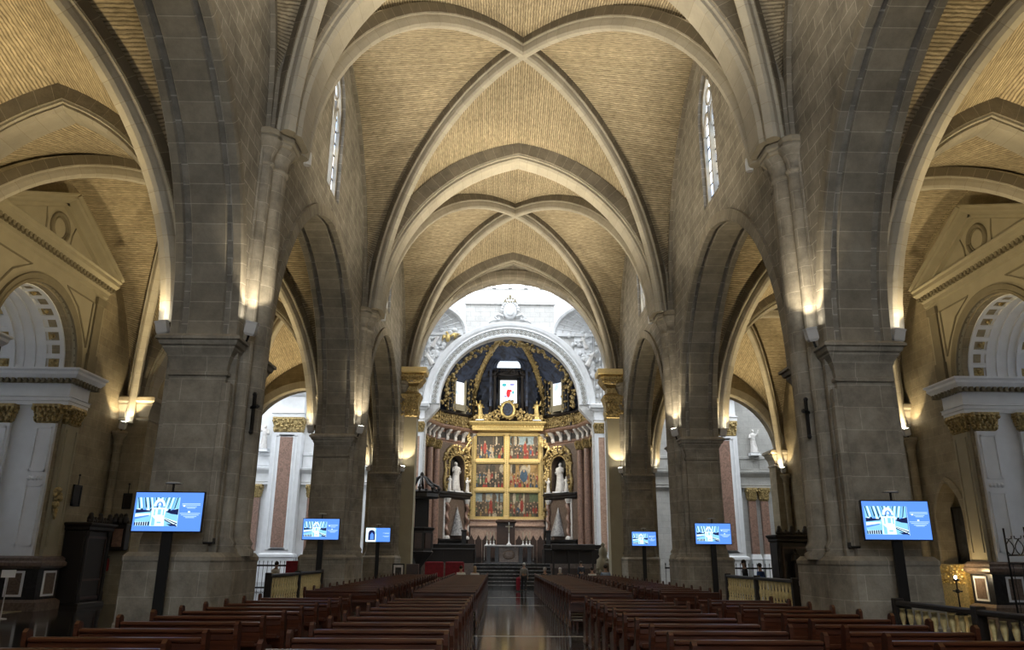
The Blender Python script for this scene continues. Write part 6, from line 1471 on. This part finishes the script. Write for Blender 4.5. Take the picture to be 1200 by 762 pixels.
# ------------------------------------------------------------------ people
for c, k in (((.36, .22, .15), 'skin_tone'), ((.62, .62, .60), 'cloth_white'), ((.015, .016, .02), 'cloth_black'), ((.25, .33, .45), 'cloth_light_blue'), ((.02, .06, .22), 'cloth_blue'), ((.03, .035, .05), 'cloth_navy'), ((.28, .012, .035), 'cloth_red'), ((.02, .014, .01), 'hair_dark'), ((.36, .24, .12), 'hair_blond'), ((.45, .44, .42), 'hair_grey'), ((.22, .22, .21), 'cloth_grey')):
    plain(k, c, .8, noise=.1, nscale=20)
def skinned(name, chains, mat, parent, root=0, sub=1):
    """chains: lists of (point, radius); equal points are shared, so the figure grows as one surface"""
    vs = []; rad = []; idx = {}; ed = set()
    for ch in chains:
        pr = None
        for p, r in ch:
            key = tuple(round(c, 4) for c in p)
            if key not in idx: idx[key] = len(vs); vs.append(key); rad.append(r)
            if pr is not None and pr != idx[key]: ed.add((pr, idx[key]))
            pr = idx[key]
    me = bpy.data.meshes.new(name); me.from_pydata(vs, list(ed), []); o = bpy.data.objects.new(name, me); COL.objects.link(o)
    sk = o.modifiers.new('skin', 'SKIN'); sk.use_smooth_shade = True
    for i, d in enumerate(me.skin_vertices[0].data):
        d.radius = (rad[i], rad[i]) if not hasattr(rad[i], '__len__') else rad[i]; d.use_root = i == root
    if sub: s = o.modifiers.new('sub', 'SUBSURF'); s.levels = sub; s.render_levels = sub
    dg = bpy.context.evaluated_depsgraph_get(); m2 = bpy.data.meshes.new_from_object(o.evaluated_get(dg)); o.modifiers.clear(); o.data = m2; bpy.data.meshes.remove(me)
    m2.materials.clear(); m2.materials.append(MAT[mat])
    for p in m2.polygons: p.use_smooth = True
    o.parent = parent; return o
def person(label, loc, rz, top, legs, hair, h=1.68, sit=False, stride=.0, arms=('down', 'down'), hairlong=False, group=None, shoes='cloth_black'):
    """facing +y in its own frame"""
    t = thing('person', label, 'person', loc, rz, group); k = h / 1.7
    hip = .52 if sit else .92
    V = lambda x, y, z: (x * k, y * k, z * k)
    P = V(0, 0, hip); C = V(0, .02, hip + .38); N = V(0, .02, hip + .50); H0 = V(0, .04, hip + .60); H1 = V(0, .05, hip + .69)
    body = [[(P, .13 * k), (V(0, 0, hip + .18), .115 * k), (C, .125 * k), (N, .055 * k), (H0, .075 * k), (H1, .088 * k), (V(0, .045, hip + .76), .07 * k)]]
    tops = [[(P, (.155 * k, .12 * k)), (V(0, 0, hip + .18), (.15 * k, .115 * k)), (C, (.165 * k, .12 * k)), (V(0, .02, hip + .45), (.09 * k, .08 * k))]]
    leg = []; sh = []
    for s, st, am in ((-1, stride, arms[0]), (1, -stride, arms[1])):
        hj = V(s * .095, 0, hip - .04)
        if sit: kn = V(s * .11, .42, hip - .04); an = V(s * .11, .44, .08); toe = V(s * .11, .56, .04)
        else: kn = V(s * .10, st * .5 + .03, .49); an = V(s * .10, st - (.05 if st < 0 else 0), .08 + (.05 if st < 0 else 0)); toe = V(s * .11, st + .13, .035)
        body.append([(P, .13 * k), (hj, .085 * k), (kn, .055 * k), (an, .04 * k), (toe, .035 * k)])
        leg.append([(P, (.15 * k, .12 * k)), (hj, .10 * k), (kn, .075 * k), (an, .06 * k)])
        sh.append((an, toe))
        sj = V(s * .175, .01, hip + .42)
        if am == 'down': el = V(s * .23, -.01, hip + .15); wr = V(s * .235, .05, hip - .07); d = Vector((0, .02, -1))
        elif am == 'fwd': el = V(s * .23, .05, hip + .15); wr = V(s * .15, .28, hip + .12); d = Vector((-.3 * s, .9, .1))
        else: el = V(s * .22, .10, hip + .18); wr = V(s * .06, .22, hip + .32); d = Vector((-.5 * s, .5, .6))
        d.normalize(); body.append([(C, .125 * k), (sj, .055 * k), (el, .042 * k), (wr, .03 * k)])
        tops.append([(C, (.165 * k, .12 * k)), (sj, .07 * k), (el, .056 * k), (tuple(Vector(el).lerp(Vector(wr), .75)), .047 * k)])
        palm = tuple(Vector(wr) + d * .06 * k); body[-1].append((palm, .032 * k))
        sd = d.cross(Vector((s, .3, 0))).normalized()
        for q in range(4):
            f0 = Vector(palm) + d * .03 * k + sd * (q - 1.5) * .02 * k; ln = (.055, .07, .065, .05)[q] * k
            f1 = f0 + d * ln * .55; f2 = f1 + (d * .8 + Vector((-s * .5, 0, 0))).normalized() * ln * .5
            body.append([(palm, .032 * k), (tuple(f0), .01 * k), (tuple(f1), .009 * k), (tuple(f2), .007 * k)])
        tb = Vector(wr) + d * .03 * k - sd * .035 * k; body.append([(wr, .03 * k), (tuple(tb), .012 * k), (tuple(tb + d * .05 * k - sd * .02 * k), .009 * k)])
    skinned('body', body, 'skin_tone', t); skinned('shirt', tops, top, t); skinned('trousers', leg, legs, t)
    for s, (an, toe) in zip((-1, 1), sh):
        skinned('shoe', [[(tuple(Vector(an) + Vector((0, -.04 * k, -.04 * k))), .042 * k), (tuple(Vector(an) + Vector((0, .05 * k, -.035 * k))), .045 * k), (toe, .035 * k)]], shoes, t)
    m = MB(); m.smooth = True; hc = Vector(H1)
    m.ball(hc + Vector((0, -.018 * k, .028 * k)), (.093 * k, .10 * k, .098 * k), 14, 9)
    if hairlong: m.ball(hc + Vector((0, -.06 * k, -.1 * k)), (.085 * k, .055 * k, .15 * k), 12, 8)
    m.build('hair', hair, t)
    m = MB(); m.smooth = True                                       # face: nose, ears, eyes, mouth
    fy = hc.y + .088 * k
    m.ball((0, fy, hc.z - .03 * k), (.014 * k, .02 * k, .022 * k), 6, 5)
    for s in (-1, 1): m.ball((s * .086 * k, hc.y, hc.z - .025 * k), (.012 * k, .02 * k, .03 * k), 6, 5)
    m.build('nose_and_ears', 'skin_tone', t)
    m = MB(); m.smooth = True
    for s in (-1, 1): m.ball((s * .034 * k, fy - .012 * k, hc.z - .005 * k), (.012 * k, .008 * k, .008 * k), 6, 5)
    m.ball((0, fy - .008 * k, hc.z - .066 * k), (.024 * k, .008 * k, .006 * k), 6, 4); m.build('eyes_and_mouth', 'hair_dark', t)
    return t
def rowy(y): return min((r[1] for r in rowsP), key=lambda v: abs(v - y))
yr = rowy(47)
person('person in white shirt seated left of the aisle in the front pew, seen from behind', (-3.02, yr + .18, 0), 0, 'cloth_white', 'cloth_navy', 'hair_dark', 1.98, True, arms=('fwd', 'fwd'))
person('blond person in white top seated next to the white shirted one, seen from behind', (-2.2, yr + .18, 0), 0, 'cloth_white', 'cloth_black', 'hair_blond', 1.94, True, arms=('fwd', 'fwd'), hairlong=True)
person('person in white shirt with dark hair seated at the far right pews', (4.75, yr + .18, 0), 0, 'cloth_white', 'cloth_black', 'hair_dark', 1.92, True, arms=('fwd', 'fwd'))
person('broad person in light blue shirt seated at the right end of the far pews', (5.55, yr + .18, 0), 0, 'cloth_light_blue', 'cloth_navy', 'hair_dark', 2.09, True, arms=('fwd', 'fwd'))
person('person in black with grey hair seated in the front right pew, nearer the aisle', (1.95, yr + .18, 0), .1, 'cloth_black', 'cloth_black', 'hair_grey', 1.90, True, arms=('fwd', 'up'))
person('person in black with white hair seated in the front right pew, farther from the aisle', (2.85, yr + .18, 0), -.1, 'cloth_black', 'cloth_black', 'hair_grey', 1.88, True, arms=('fwd', 'fwd'), hairlong=True)
person('grey haired person in dark trousers walking up the central aisle, red bag in hand', (.78, 49.6, 0), 0, 'cloth_grey', 'cloth_black', 'hair_grey', 1.68, False, .22)
t = thing('red_bag', 'long red bag held by the person walking up the aisle', 'bag', (.42, 49.62, .06))
m = MB(); m.cbox(-.13, .13, -.2, .2, 0, .78, .05); m.build('bag_body', 'cloth_red', t)
m = MB(); m.tube([(0, -.1, .76), (.06, -.06, .84), (.1, .0, .86), (.06, .08, .84), (0, .12, .76)], .012, 6); m.build('strap', 'cloth_red', t)
person('standing person in dark blue clothes right of the altar steps', (4.75, 53.6, 0), .3, 'cloth_navy', 'cloth_navy', 'hair_dark', 1.78, False, .0, ('down', 'fwd'))
person('person in black standing in the right aisle behind the gilded balustrade', (10.5, 36.5, 0), PI / 2, 'cloth_black', 'cloth_black', 'hair_dark', 1.95, False, .05, hairlong=True)
person('person in blue shirt in the right aisle behind the gilded balustrade', (11.35, 36.9, 0), .6, 'cloth_blue', 'cloth_navy', 'hair_dark', 1.8, False, .05)
person('person in white shirt walking in the left aisle beyond the balustrade', (-11.2, 37.5, 0), -.5, 'cloth_white', 'cloth_black', 'hair_dark', 1.75, False, .15)
t = thing('red_banner_stand', 'narrow dark red banner stand in the left aisle beside the walking person', 'banner', (-10.55, 37.9, 0))
m = MB(); m.cbox(-.3, .3, -.02, .02, .05, 1.8, .01); m.build('banner', 'red_velvet', t); m = MB(); m.cbox(-.34, .34, -.12, .12, 0, .06, .015); m.build('foot', 'dark_metal', t)
for sg, nm in ((-1, 'left'), (1, 'right')):                          # railings at the transept entrances
    t = thing('iron_railing', 'dark iron railing across the end of the %s aisle' % nm, 'railing', (sg * 13.7, D3 - 1.6, 0))
    m = MB(); m.box(-4.1, 4.1, -.04, .04, 1.4, 1.5); m.box(-4.1, 4.1, -.04, .04, .1, .2); m.build('rails', 'dark_metal', t)
    for k in range(32):
        m = MB(); x = -4.05 + k * .2613; m.lathe([(.018, 0), (.018, 1.62), (.035, 1.66), (0, 1.78)], (x, 0, 0), 6); m.build('bar', 'dark_metal', t)
# ------------------------------------------------------------------ colour management
scn.view_settings.view_transform = 'Standard'; scn.view_settings.look = 'None'; scn.view_settings.gamma = 1; scn.view_settings.use_curve_mapping = False
scn.view_settings.exposure = 0.4
scn.cycles.use_denoising = True
scn.cycles.max_bounces = 8; scn.cycles.diffuse_bounces = 4; scn.cycles.glossy_bounces = 3
scn.cycles.sample_clamp_indirect = 6
